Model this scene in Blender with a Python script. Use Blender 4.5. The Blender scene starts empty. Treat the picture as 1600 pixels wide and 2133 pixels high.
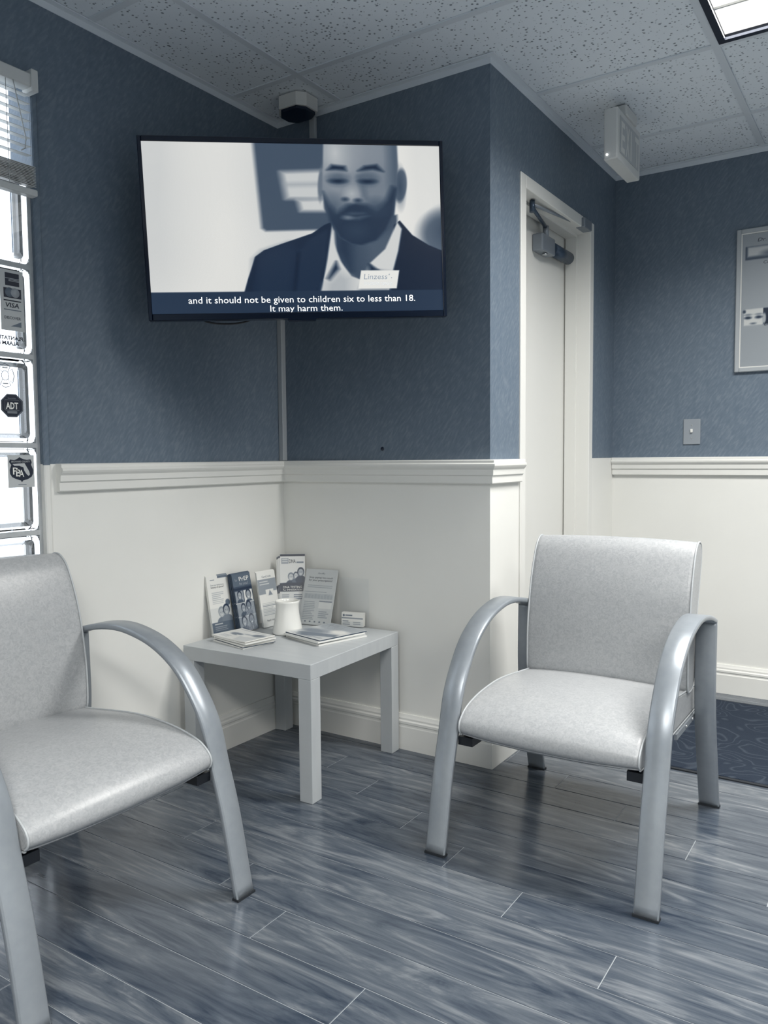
import bpy, bmesh, math, random
import numpy as np
from mathutils import Matrix, Vector
random.seed(7)
SC = bpy.context.scene
COL = SC.collection

# ------------------------------------------------------------------ camera
cam_d = bpy.data.cameras.new('camera')
cam = bpy.data.objects.new('camera', cam_d); COL.objects.link(cam)
YAW, PITCH, ROLL, FPX = -0.5808, -0.0682, -0.0088, 1655.0
def _cam_matrix():
    f = Vector((math.sin(YAW)*math.cos(PITCH), math.cos(YAW)*math.cos(PITCH), math.sin(PITCH)))
    r = Vector((math.cos(YAW), -math.sin(YAW), 0)); u = r.cross(f)
    r2 = r*math.cos(ROLL)+u*math.sin(ROLL); u2 = -r*math.sin(ROLL)+u*math.cos(ROLL)
    return Matrix(((r2.x, u2.x, -f.x, 2.1295), (r2.y, u2.y, -f.y, -2.4963), (r2.z, u2.z, -f.z, 1.0965), (0, 0, 0, 1)))
cam.matrix_world = _cam_matrix()
cam_d.sensor_fit = 'VERTICAL'; cam_d.sensor_height = 36.0; cam_d.lens = FPX/2133.0*36.0
cam_d.clip_start = 0.02
SC.camera = cam
SC.view_settings.view_transform = 'Standard'; SC.view_settings.look = 'None'
SC.view_settings.gamma = 1.0; SC.view_settings.use_curve_mapping = False
SC.view_settings.exposure = 0.0
SC.cycles.transparent_max_bounces = 24
SC.cycles.max_bounces = 9; SC.cycles.diffuse_bounces = 4; SC.cycles.glossy_bounces = 3; SC.cycles.transmission_bounces = 8
SC.cycles.caustics_reflective = False; SC.cycles.adaptive_threshold = 0.025

# ------------------------------------------------------------------ overcast sky outside the window
world = bpy.data.worlds.new('overcast'); SC.world = world; world.use_nodes = True
bg = world.node_tree.nodes['Background']
bg.inputs['Color'].default_value = (0.85, 0.93, 1.02, 1); bg.inputs['Strength'].default_value = 2.8

# strengths of the ceiling troffers (housings further down); the two out of view are added fill
TROFFER_W = {'by the door': 57.0, 'fill behind viewer': 76.0, 'fill at right': 40.0}
TROFFER_SPREAD = 146

# ------------------------------------------------------------------ dimensions
L, D, H = 0.9306, 1.3746, 2.4274        # column width, depth of far wall, ceiling
XR, YF = 4.05, -3.97                    # far side of the room, wall behind the viewer
RAIL = 1.0874

# ------------------------------------------------------------------ tone and materials
def lin(c):
    c = c/255.0
    return c/12.92 if c <= 0.04045 else ((c+0.055)/1.055)**2.4
STOPS = [(0, (5, 18, 38)), (30, (18, 35, 58)), (60, (44, 60, 80)), (100, (86, 99, 114)), (140, (132, 140, 149)),
         (185, (183, 187, 189)), (225, (222, 222, 218)), (255, (246, 246, 241))]
def tone(v):
    v = max(0, min(255, v))
    for (a, ca), (b, cb) in zip(STOPS, STOPS[1:]):
        if v <= b:
            t = (v-a)/(b-a); return tuple(lin(x+(y-x)*t) for x, y in zip(ca, cb))
def ntone(v, k=0.5):
    c = tone(v); g = 0.25*c[0]+0.65*c[1]+0.10*c[2]
    return tuple(x+(g-x)*k for x in c)
_tl = np.array([tone(i) for i in range(256)])
def tone_arr(a):
    return _tl[np.clip(a, 0, 255).astype(int)]

def new_mat(name):
    m = bpy.data.materials.new(name); m.use_nodes = True
    nt = m.node_tree; return m, nt, nt.nodes['Principled BSDF']
def plain(name, v, rough=0.5, metallic=0.0, spec=0.5, coat=0.0, col=None):
    m, nt, b = new_mat(name)
    c = col or tone(v)
    b.inputs['Base Color'].default_value = (*c, 1); b.inputs['Roughness'].default_value = rough
    b.inputs['Metallic'].default_value = metallic; b.inputs['Specular IOR Level'].default_value = spec
    b.inputs['Coat Weight'].default_value = coat
    return m
def N(nt, t, **kw):
    n = nt.nodes.new(t)
    for k, v in kw.items():
        if k in n.inputs: n.inputs[k].default_value = v
        else: setattr(n, k, v)
    return n
def ramp(nt, stops):
    r = nt.nodes.new('ShaderNodeValToRGB'); e = r.color_ramp.elements
    while len(e) < len(stops): e.new(0.5)
    for i, (p, c) in enumerate(stops):
        e[i].position = p; e[i].color = (*c, 1)
    return r
def mapping(nt, scale=(1, 1, 1), rot=(0, 0, 0), coord='Object'):
    tc = nt.nodes.new('ShaderNodeTexCoord'); mp = nt.nodes.new('ShaderNodeMapping')
    mp.inputs['Scale'].default_value = scale; mp.inputs['Rotation'].default_value = rot
    nt.links.new(tc.outputs[coord], mp.inputs['Vector']); return mp
def mottled(name, v0, v1, scale, rough=0.5, metallic=0.0, bump=0.0, spec=0.5, detail=4.0, stretch=(1, 1, 1), coat=0.0):
    m, nt, b = new_mat(name); mp = mapping(nt, stretch)
    n = N(nt, 'ShaderNodeTexNoise', Scale=scale, Detail=detail); nt.links.new(mp.outputs[0], n.inputs['Vector'])
    r = ramp(nt, [(0.3, tone(v0)), (0.7, tone(v1))]); nt.links.new(n.outputs['Fac'], r.inputs[0])
    nt.links.new(r.outputs[0], b.inputs['Base Color'])
    b.inputs['Roughness'].default_value = rough; b.inputs['Metallic'].default_value = metallic
    b.inputs['Specular IOR Level'].default_value = spec; b.inputs['Coat Weight'].default_value = coat
    if bump:
        bp = N(nt, 'ShaderNodeBump', Strength=bump, Distance=0.002); nt.links.new(n.outputs['Fac'], bp.inputs['Height'])
        nt.links.new(bp.outputs[0], b.inputs['Normal'])
    return m
def wallpaper_mat():
    # short diagonal dashes woven into the paper, slightly raised
    m, nt, b = new_mat('wallpaper')
    tc = nt.nodes.new('ShaderNodeTexCoord'); sp = nt.nodes.new('ShaderNodeSeparateXYZ'); nt.links.new(tc.outputs['Object'], sp.inputs[0])
    sm = N(nt, 'ShaderNodeMath', operation='ADD'); nt.links.new(sp.outputs[0], sm.inputs[0]); nt.links.new(sp.outputs[1], sm.inputs[1])
    cb = nt.nodes.new('ShaderNodeCombineXYZ'); nt.links.new(sm.outputs[0], cb.inputs[0]); nt.links.new(sp.outputs[2], cb.inputs[1])
    hs = []
    for ang, sc in ((-0.95, (34, 110, 1)), (0.0, (26, 9, 1))):
        m1 = nt.nodes.new('ShaderNodeMapping'); m1.inputs['Rotation'].default_value = (0, 0, ang); nt.links.new(cb.outputs[0], m1.inputs['Vector'])
        m2 = nt.nodes.new('ShaderNodeMapping'); m2.inputs['Scale'].default_value = sc; nt.links.new(m1.outputs[0], m2.inputs['Vector'])
        n = N(nt, 'ShaderNodeTexNoise', Scale=1.0, Detail=1.5); nt.links.new(m2.outputs[0], n.inputs['Vector']); hs.append(n)
    ad = N(nt, 'ShaderNodeMath', operation='MULTIPLY_ADD'); ad.inputs[1].default_value = 0.7; nt.links.new(hs[0].outputs['Fac'], ad.inputs[0])
    hf0 = N(nt, 'ShaderNodeMath', operation='MULTIPLY'); hf0.inputs[1].default_value = 0.3; nt.links.new(hs[1].outputs['Fac'], hf0.inputs[0]); nt.links.new(hf0.outputs[0], ad.inputs[2])
    hf = ad
    r = ramp(nt, [(0.34, (0.118, 0.158, 0.208)), (0.52, (0.139, 0.180, 0.230)), (0.66, (0.172, 0.214, 0.262))])
    nt.links.new(hf.outputs[0], r.inputs[0]); nt.links.new(r.outputs[0], b.inputs['Base Color'])
    bp = N(nt, 'ShaderNodeBump', Strength=0.3, Distance=0.002); nt.links.new(hf.outputs[0], bp.inputs['Height'])
    nt.links.new(bp.outputs[0], b.inputs['Normal'])
    b.inputs['Roughness'].default_value = 0.55; b.inputs['Specular IOR Level'].default_value = 0.35
    return m
def plank_mat():
    m, nt, b = new_mat('laminate_plank')
    tc = nt.nodes.new('ShaderNodeTexCoord'); oi = nt.nodes.new('ShaderNodeObjectInfo')
    mul = N(nt, 'ShaderNodeVectorMath', operation='SCALE'); mul.inputs['Scale'].default_value = 37.0
    cmb = nt.nodes.new('ShaderNodeCombineXYZ')
    nt.links.new(oi.outputs['Random'], cmb.inputs[0]); nt.links.new(oi.outputs['Random'], cmb.inputs[1]); nt.links.new(oi.outputs['Random'], cmb.inputs[2])
    nt.links.new(cmb.outputs[0], mul.inputs[0])
    ad = N(nt, 'ShaderNodeVectorMath', operation='ADD'); nt.links.new(tc.outputs['Object'], ad.inputs[0]); nt.links.new(mul.outputs[0], ad.inputs[1])
    mp = nt.nodes.new('ShaderNodeMapping'); mp.inputs['Scale'].default_value = (2.1, 13, 1); nt.links.new(ad.outputs[0], mp.inputs['Vector'])
    n1 = N(nt, 'ShaderNodeTexNoise', Scale=1.0, Detail=6.0, Roughness=0.6, Distortion=2.2); nt.links.new(mp.outputs[0], n1.inputs['Vector'])
    mpb = nt.nodes.new('ShaderNodeMapping'); mpb.inputs['Scale'].default_value = (7.0, 90, 1); nt.links.new(ad.outputs[0], mpb.inputs['Vector'])
    n2 = N(nt, 'ShaderNodeTexNoise', Scale=1.0, Detail=4.0, Roughness=0.65, Distortion=0.6); nt.links.new(mpb.outputs[0], n2.inputs['Vector'])
    mx = N(nt, 'ShaderNodeMath', operation='MULTIPLY_ADD'); mx.inputs[1].default_value = 0.26; nt.links.new(n2.outputs['Fac'], mx.inputs[0])
    ml = N(nt, 'ShaderNodeMath', operation='MULTIPLY_ADD'); ml.inputs[1].default_value = 0.80; ml.inputs[2].default_value = -0.03
    nt.links.new(n1.outputs['Fac'], ml.inputs[0]); nt.links.new(ml.outputs[0], mx.inputs[2])
    rnd = N(nt, 'ShaderNodeMath', operation='MULTIPLY_ADD'); rnd.inputs[1].default_value = 0.10; rnd.inputs[2].default_value = -0.05
    nt.links.new(oi.outputs['Random'], rnd.inputs[0])
    sm = N(nt, 'ShaderNodeMath', operation='ADD'); nt.links.new(mx.outputs[0], sm.inputs[0]); nt.links.new(rnd.outputs[0], sm.inputs[1])
    r = ramp(nt, [(0.32, ntone(54, .35)), (0.43, ntone(76, .4)), (0.54, ntone(94, .45)), (0.70, ntone(130, .5))]); nt.links.new(sm.outputs[0], r.inputs[0])
    nt.links.new(r.outputs[0], b.inputs['Base Color'])
    rr = N(nt, 'ShaderNodeMapRange'); rr.inputs['To Min'].default_value = 0.12; rr.inputs['To Max'].default_value = 0.26
    nt.links.new(n2.outputs['Fac'], rr.inputs['Value']); nt.links.new(rr.outputs[0], b.inputs['Roughness'])
    b.inputs['Specular IOR Level'].default_value = 0.55
    bp = N(nt, 'ShaderNodeBump', Strength=0.05, Distance=0.001); nt.links.new(n2.outputs['Fac'], bp.inputs['Height']); nt.links.new(bp.outputs[0], b.inputs['Normal'])
    return m
def tile_mat():
    # pinholed, fissured mineral ceiling tile
    m, nt, b = new_mat('ceiling_tile')
    mp = mapping(nt, (1, 1, 1))
    nz = N(nt, 'ShaderNodeTexNoise', Scale=9.0, Detail=2.0); nt.links.new(mp.outputs[0], nz.inputs['Vector'])
    mxv = N(nt, 'ShaderNodeVectorMath', operation='MULTIPLY_ADD'); mxv.inputs[1].default_value = (0.02,)*3
    nt.links.new(nz.outputs['Color'], mxv.inputs[0]); nt.links.new(mp.outputs[0], mxv.inputs[2])
    v = N(nt, 'ShaderNodeTexVoronoi', Scale=76.0, Randomness=1.0); nt.links.new(mxv.outputs[0], v.inputs['Vector'])
    sc = nt.nodes.new('ShaderNodeSeparateColor'); nt.links.new(v.outputs['Color'], sc.inputs[0])
    th = N(nt, 'ShaderNodeMapRange'); th.inputs['To Min'].default_value = 0.09; th.inputs['To Max'].default_value = 0.36; nt.links.new(sc.outputs[0], th.inputs['Value'])
    df = N(nt, 'ShaderNodeMath', operation='SUBTRACT'); nt.links.new(th.outputs[0], df.inputs[0]); nt.links.new(v.outputs['Distance'], df.inputs[1])
    mx = N(nt, 'ShaderNodeMapRange'); mx.inputs['From Min'].default_value = -0.03; mx.inputs['From Max'].default_value = 0.10; nt.links.new(df.outputs[0], mx.inputs['Value'])
    r = ramp(nt, [(0.0, (.80, .855, .905)), (1.0, tone(146))]); nt.links.new(mx.outputs[0], r.inputs[0])
    nt.links.new(r.outputs[0], b.inputs['Base Color'])
    bp = N(nt, 'ShaderNodeBump', Strength=0.5, Distance=0.002, invert=True); nt.links.new(mx.outputs[0], bp.inputs['Height']); nt.links.new(bp.outputs[0], b.inputs['Normal'])
    b.inputs['Roughness'].default_value = 0.9; b.inputs['Specular IOR Level'].default_value = 0.1
    return m
def vinyl_mat():
    m, nt, b = new_mat('vinyl_upholstery'); mp = mapping(nt)
    n = N(nt, 'ShaderNodeTexNoise', Scale=95.0, Detail=3.0, Distortion=1.5); nt.links.new(mp.outputs[0], n.inputs['Vector'])
    v = N(nt, 'ShaderNodeTexVoronoi', Scale=150.0, feature='DISTANCE_TO_EDGE'); nt.links.new(mp.outputs[0], v.inputs['Vector'])
    r = ramp(nt, [(0.35, ntone(160, .55)), (0.5, ntone(168, .55)), (0.68, ntone(175, .55))]); nt.links.new(n.outputs['Fac'], r.inputs[0])
    nt.links.new(r.outputs[0], b.inputs['Base Color'])
    bp = N(nt, 'ShaderNodeBump', Strength=0.12, Distance=0.001); nt.links.new(v.outputs['Distance'], bp.inputs['Height']); nt.links.new(bp.outputs[0], b.inputs['Normal'])
    b.inputs['Roughness'].default_value = 0.36; b.inputs['Specular IOR Level'].default_value = 0.6
    return m
def mat_swirl():
    m, nt, b = new_mat('carpet_mat'); mp = mapping(nt)
    w = N(nt, 'ShaderNodeTexNoise', Scale=5.0, Detail=0.0, Distortion=1.2); nt.links.new(mp.outputs[0], w.inputs['Vector'])
    mm = N(nt, 'ShaderNodeMath', operation='MULTIPLY'); mm.inputs[1].default_value = 7.0; nt.links.new(w.outputs['Fac'], mm.inputs[0])
    fr = N(nt, 'ShaderNodeMath', operation='FRACT'); nt.links.new(mm.outputs[0], fr.inputs[0])
    n = N(nt, 'ShaderNodeTexNoise', Scale=260.0, Detail=2.0); nt.links.new(mp.outputs[0], n.inputs['Vector'])
    r = ramp(nt, [(0.0, ntone(52, .45)), (0.35, ntone(50, .45)), (0.5, ntone(74, .45)), (0.65, ntone(52, .45))]); nt.links.new(fr.outputs[0], r.inputs[0])
    nt.links.new(r.outputs[0], b.inputs['Base Color'])
    bp = N(nt, 'ShaderNodeBump', Strength=0.8, Distance=0.004); nt.links.new(n.outputs['Fac'], bp.inputs['Height']); nt.links.new(bp.outputs[0], b.inputs['Normal'])
    b.inputs['Roughness'].default_value = 0.95; b.inputs['Specular IOR Level'].default_value = 0.1
    return m
def glass_mat(name, rough=0.0, ior=1.45, col=(1, 1, 1)):
    m, nt, b = new_mat(name)
    b.inputs['Base Color'].default_value = (*col, 1); b.inputs['Transmission Weight'].default_value = 1.0
    b.inputs['Roughness'].default_value = rough; b.inputs['IOR'].default_value = ior
    return m
def acrylic_mat():
    # clear plastic sheet: mostly see-through, with a faint sheen
    m, nt, b = new_mat('clear_acrylic')
    tr = N(nt, 'ShaderNodeBsdfTransparent'); tr.inputs['Color'].default_value = (0.975, 0.98, 0.985, 1)
    gl = N(nt, 'ShaderNodeBsdfGlossy'); gl.inputs['Roughness'].default_value = 0.06; gl.inputs['Color'].default_value = (0.9, 0.92, 0.94, 1)
    lw = N(nt, 'ShaderNodeLayerWeight', Blend=0.5); pw = N(nt, 'ShaderNodeMath', operation='POWER'); pw.inputs[1].default_value = 3.0
    nt.links.new(lw.outputs['Facing'], pw.inputs[0])
    ma = N(nt, 'ShaderNodeMath', operation='MULTIPLY_ADD'); ma.inputs[1].default_value = 0.35; ma.inputs[2].default_value = 0.025; nt.links.new(pw.outputs[0], ma.inputs[0])
    mx = nt.nodes.new('ShaderNodeMixShader'); nt.links.new(ma.outputs[0], mx.inputs[0]); nt.links.new(tr.outputs[0], mx.inputs[1]); nt.links.new(gl.outputs[0], mx.inputs[2])
    nt.links.new(mx.outputs[0], nt.nodes['Material Output'].inputs['Surface']); return m
def emit_mat(name, col, strength):
    m, nt, b = new_mat(name)
    b.inputs['Base Color'].default_value = (*col, 1); b.inputs['Emission Color'].default_value = (*col, 1); b.inputs['Emission Strength'].default_value = strength
    return m
def print_mat(name, emission=0.0, rough=0.35):
    # flat print: colours carried by the sheet itself
    m, nt, b = new_mat(name)
    a = N(nt, 'ShaderNodeVertexColor', layer_name='print')
    if emission:
        nt.links.new(a.outputs['Color'], b.inputs['Emission Color']); b.inputs['Emission Strength'].default_value = emission
        b.inputs['Base Color'].default_value = (0.01, 0.012, 0.016, 1)
    else:
        nt.links.new(a.outputs['Color'], b.inputs['Base Color'])
    b.inputs['Roughness'].default_value = rough
    return m

M = dict(
    wallpaper=wallpaper_mat(),
    wainscot=mottled('white_wall_paint', 233, 238, 3.0, rough=0.45, bump=0.02, spec=0.35),
    trim=plain('white_trim_paint', 232, 0.35),
    plank=plank_mat(), tile=tile_mat(), vinyl=vinyl_mat(), carpet=mat_swirl(),
    seam_glint=plain('plank_seam_glint', 165, 0.4),  # pale tone paints in the glint of window light along bevelled plank edges
    tbar=plain('grid_bar_paint', 226, 0.5, col=(.68, .73, .78)),
    silver=mottled('silver_frame_paint', 152, 158, 40, rough=0.34, metallic=0.35, spec=0.5),
    piping=plain('vinyl_piping', 182, 0.35),
    black=plain('black_plastic', 6, 0.4, col=(.006, .008, .012)), tvblack=plain('tv_gloss_black', 4, 0.18), rubber=plain('rubber', 20, 0.7, col=(.014, .018, .024)),
    steel=plain('zinc_steel', 190, 0.3, 0.9),
    table=mottled('table_foil', 178, 184, 6, rough=0.38, stretch=(1, 8, 1), spec=0.45),
    ceramic=plain('white_ceramic', 238, 0.12, coat=0.4),
    paper=plain('white_paper', 232, 0.55), paper2=plain('grey_paper', 196, 0.55), cover_dark=plain('dark_cover', 70, 0.3),
    acrylic=acrylic_mat(), glass=glass_mat('block_glass'),
    mortar=mottled('mortar', 176, 190, 30, rough=0.85, bump=0.2),
    blind=plain('blind_slat_vinyl', 205, 0.4), blind_rail=plain('blind_rail_vinyl', 200, 0.4), cord=plain('cord', 190, 0.8),
    raceway=plain('raceway_plastic', 172, 0.5), plate=plain('switch_plate', 150, 0.4), closer=plain('closer_metal', 140, 0.35, 0.3), closer_dark=plain('closer_cylinder', 78, 0.35, 0.5),
    door=plain('door_paint', 228, 0.4), housing=plain('sign_housing', 205, 0.4), sign_panel=plain('sign_panel', 178, 0.45), sign_letter=plain('sign_letter', 214, 0.4),
    detector=plain('detector_shell', 215, 0.5), dark=plain('dark_lens', 14, 0.3), troffer=plain('troffer_frame', 10, 0.5), louver=plain('louver', 235, 0.4),
    ink=plain('ink_navy', 14, 0.5), ink_mid=plain('ink_grey', 110, 0.5), ink_light=plain('ink_white', 240, 0.5), ink_soft=plain('ink_pale', 160, 0.5),
    lens=emit_mat('lamp_lens', (1.0, 0.985, 0.94), 1.0), led=emit_mat('led', (1, 1, 1), 4.0),
    tvtext=emit_mat('caption_white', (0.93, 0.94, 0.93), 0.95), tvgrey=emit_mat('caption_grey', tone(128), 1.0), tvpale=emit_mat('caption_pale', tone(185), 1.0),
    screen=print_mat('screen_picture', 1.0, 0.2), print=print_mat('printed_sheet'),
    pframe=plain('poster_frame', 170, 0.4), pline=plain('poster_line', 225, 0.4), lawn=plain('pavement', 205, 0.9),
    sticker=plain('sticker_film', 190, 0.5),
)

# ------------------------------------------------------------------ builders
def link(o, parent=None):
    COL.objects.link(o)
    if parent: o.parent = parent
    return o
def mesh_obj(name, verts, faces, mat, parent=None, smooth=False):
    me = bpy.data.meshes.new(name); me.from_pydata([tuple(v) for v in verts], [], [tuple(f) for f in faces]); me.update()
    if mat: me.materials.append(mat)
    if smooth: me.polygons.foreach_set('use_smooth', [True]*len(me.polygons))
    return link(bpy.data.objects.new(name, me), parent)
class B:
    """collects solids of ONE part into a bmesh"""
    def __init__(s): s.bm = bmesh.new()
    def box(s, lo, hi, bevel=0.0, seg=2, mi=0, rot=None, about=None):
        lo = Vector(lo); hi = Vector(hi)
        r = bmesh.ops.create_cube(s.bm, size=1.0); vs = r['verts']
        bmesh.ops.scale(s.bm, vec=hi-lo, verts=vs); bmesh.ops.translate(s.bm, vec=(lo+hi)/2, verts=vs)
        fs = {f for v in vs for f in v.link_faces}
        for f in fs: f.material_index = mi
        if bevel:
            es = list({e for v in vs for e in v.link_edges})
            out = bmesh.ops.bevel(s.bm, geom=es, offset=bevel, segments=seg, affect='EDGES', profile=0.5, clamp_overlap=True)
            vs = list({v for f in out['faces'] for v in f.verts} | {v for v in vs if v.is_valid})
        if rot is not None:
            bmesh.ops.rotate(s.bm, cent=about or (lo+hi)/2, matrix=rot, verts=[v for v in vs if v.is_valid])
        return s
    def prism(s, pts, axis, a, b, mi=0):
        """extrude a polygon; axis 0 -> pts are (y,z), 1 -> (x,z), 2 -> (x,y)"""
        def P(p, t): return [(t, p[0], p[1]), (p[0], t, p[1]), (p[0], p[1], t)][axis]
        v0 = [s.bm.verts.new(P(p, a)) for p in pts]; v1 = [s.bm.verts.new(P(p, b)) for p in pts]
        n = len(pts); fs = [s.bm.faces.new(v0), s.bm.faces.new(list(reversed(v1)))]
        for i in range(n): fs.append(s.bm.faces.new((v0[i], v1[i], v1[(i+1) % n], v0[(i+1) % n])))
        for f in fs: f.material_index = mi
        return s
    def tube(s, pts, r, seg=8, caps=True):
        pts = [Vector(p) for p in pts]; rings = []
        rs = r if isinstance(r, (list, tuple)) else [r]*len(pts)
        up = Vector((0.13, 0.31, 0.94))
        for i, p in enumerate(pts):
            t = (pts[min(i+1, len(pts)-1)]-pts[max(i-1, 0)]).normalized()
            a = t.cross(up); a = a.normalized() if a.length > 1e-4 else t.cross(Vector((1, 0, 0))).normalized()
            b = t.cross(a).normalized(); up = a.cross(t) if False else up
            rings.append([s.bm.verts.new(p+(a*math.cos(2*math.pi*k/seg)+b*math.sin(2*math.pi*k/seg))*rs[i]) for k in range(seg)])
        for i in range(len(rings)-1):
            for k in range(seg): s.bm.faces.new((rings[i][k], rings[i][(k+1) % seg], rings[i+1][(k+1) % seg], rings[i+1][k])).smooth = True
        if caps: s.bm.faces.new(list(reversed(rings[0]))); s.bm.faces.new(rings[-1])
        return s
    def lathe(s, prof, seg=32, c=(0, 0, 0)):
        rings = []
        for r, z in prof:
            if r < 1e-6: rings.append([s.bm.verts.new((c[0], c[1], c[2]+z))])
            else: rings.append([s.bm.verts.new((c[0]+r*math.cos(2*math.pi*k/seg), c[1]+r*math.sin(2*math.pi*k/seg), c[2]+z)) for k in range(seg)])
        for a, b in zip(rings, rings[1:]):
            for k in range(seg):
                k2 = (k+1) % seg
                if len(a) == 1 and len(b) == 1: continue
                if len(a) == 1: f = (a[0], b[k], b[k2])
                elif len(b) == 1: f = (a[k], a[k2], b[0])
                else: f = (a[k], a[k2], b[k2], b[k])
                s.bm.faces.new(f).smooth = True
        return s
    def build(s, name, mats, parent=None, smooth=None):
        bmesh.ops.recalc_face_normals(s.bm, faces=s.bm.faces)
        me = bpy.data.meshes.new(name); s.bm.to_mesh(me); s.bm.free()
        for m in (mats if isinstance(mats, (list, tuple)) else [mats]): me.materials.append(m)
        if smooth: me.polygons.foreach_set('use_smooth', [True]*len(me.polygons))
        return link(bpy.data.objects.new(name, me), parent)
def thing(name, label, cat, loc=(0, 0, 0), rz=0.0, group=None):
    o = bpy.data.objects.new(name, None); COL.objects.link(o); o.empty_display_size = 0.1
    o.location = loc; o.rotation_euler = (0, 0, rz)
    return tag(o, label, cat, group)
def tag(o, label, cat, group=None):
    o['label'] = label; o['category'] = cat
    if group: o['group'] = group
    return o
def struct(o, label=None):
    o['kind'] = 'structure'
    if label: o['label'] = label
    return o
def copy_tree(o, parent=None):
    c = o.copy(); COL.objects.link(c); c.parent = parent
    for ch in list(o.children): copy_tree(ch, c)
    return c
def catmull(pts, n, closed=False):
    P = [np.array(p, float) for p in pts]; m = len(P); out = []
    segs = m if closed else m-1
    for i in range(segs):
        if closed: p0, p1, p2, p3 = P[i-1], P[i], P[(i+1) % m], P[(i+2) % m]
        else: p0, p1, p2, p3 = P[max(i-1, 0)], P[i], P[i+1], P[min(i+2, m-1)]
        for t in np.linspace(0, 1, n, endpoint=False):
            out.append(0.5*((2*p1)+(-p0+p2)*t+(2*p0-5*p1+4*p2-p3)*t*t+(-p0+3*p1-3*p2+p3)*t**3))
    if not closed: out.append(P[-1])
    return out
def sweep(name, prof, path, mat, parent=None, side=1):
    """moulding: profile (out, z) carried along a wall path with mitred corners; room on the right of the path"""
    path = [Vector(p) for p in path]; offs = []
    for i, p in enumerate(path):
        ds = []
        if i > 0: ds.append((path[i]-path[i-1]).normalized())
        if i < len(path)-1: ds.append((path[i+1]-path[i]).normalized())
        ns = [Vector((d.y, -d.x)) for d in ds]
        if len(ns) == 1: offs.append(ns[0])
        else:
            m = (ns[0]+ns[1]); m.normalize(); offs.append(m/max(m.dot(ns[0]), 0.2))
    vs = []; n = len(prof)
    for p, o in zip(path, offs):
        for d, z in prof: vs.append((p.x+o.x*d, p.y+o.y*d, z))
    fs = []
    for i in range(len(path)-1):
        for k in range(n): fs.append((i*n+k, i*n+(k+1) % n, (i+1)*n+(k+1) % n, (i+1)*n+k))
    fs.append(tuple(range(n-1, -1, -1))); fs.append(tuple((len(path)-1)*n+k for k in range(n)))
    return mesh_obj(name, vs, fs, mat, parent)
def text(body, mat, parent, loc, height=None, width=None, align='LEFT', name='lettering', rot=(math.pi/2, 0, 0), shear=0.0, mirror=False, bold=0.0, squeeze=1.0):
    """lettering lying in the parent's local XZ plane, facing -Y"""
    cu = bpy.data.curves.new(name, 'FONT'); cu.body = body; cu.size = 1.0; cu.extrude = 0.0; cu.resolution_u = 2; cu.shear = shear; cu.offset = bold
    tmp = bpy.data.objects.new(name, cu); COL.objects.link(tmp)
    dg = bpy.context.evaluated_depsgraph_get(); me = bpy.data.meshes.new_from_object(tmp.evaluated_get(dg)); bpy.data.objects.remove(tmp)
    n = len(me.vertices); co = np.zeros(n*3); me.vertices.foreach_get('co', co); co = co.reshape(-1, 3)
    if n == 0: return None
    x0, x1 = co[:, 0].min(), co[:, 0].max()
    s = (width/(x1-x0)) if width else (height/0.72)
    co[:, 0] = (co[:, 0]-(x0 if align == 'LEFT' else (x0+x1)/2 if align == 'CENTER' else x1))*s*(squeeze if not width else 1)
    sy = s if not (width and height) else height/0.72
    co[:, 1] *= sy
    if mirror: co[:, 0] *= -1
    co[:, 2] = 0
    me.vertices.foreach_set('co', co.ravel()); me.materials.clear(); me.materials.append(mat); me.update()
    o = link(bpy.data.objects.new(name, me), parent); o.location = loc; o.rotation_euler = rot
    return o
def canvas(name, w, h, img, mat, parent=None, loc=(0, 0, 0), origin=(0.5, 0.0), rot=(0, 0, 0)):
    """flat printed sheet: img is a (rows, cols) array of tones, row 0 at the top; faces -Y"""
    rws, cls = img.shape
    X = np.linspace(0, 1, cls)*w-origin[0]*w; Z = (1-np.linspace(0, 1, rws))*h-origin[1]*h
    xx, zz = np.meshgrid(X, Z); v = np.stack([xx, np.zeros_like(xx), zz], -1).reshape(-1, 3)
    i = np.arange(rws*cls).reshape(rws, cls)
    f = np.stack([i[1:, :-1], i[1:, 1:], i[:-1, 1:], i[:-1, :-1]], -1).reshape(-1, 4)
    me = bpy.data.meshes.new(name); me.from_pydata(v.tolist(), [], f.tolist()); me.update()
    ca = me.color_attributes.new('print', 'FLOAT_COLOR', 'POINT')
    c = np.ones((rws*cls, 4)); c[:, :3] = tone_arr(img.reshape(-1)); ca.data.foreach_set('color', c.ravel())
    me.materials.append(mat)
    o = link(bpy.data.objects.new(name, me), parent); o.location = loc; o.rotation_euler = rot
    return o
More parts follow.
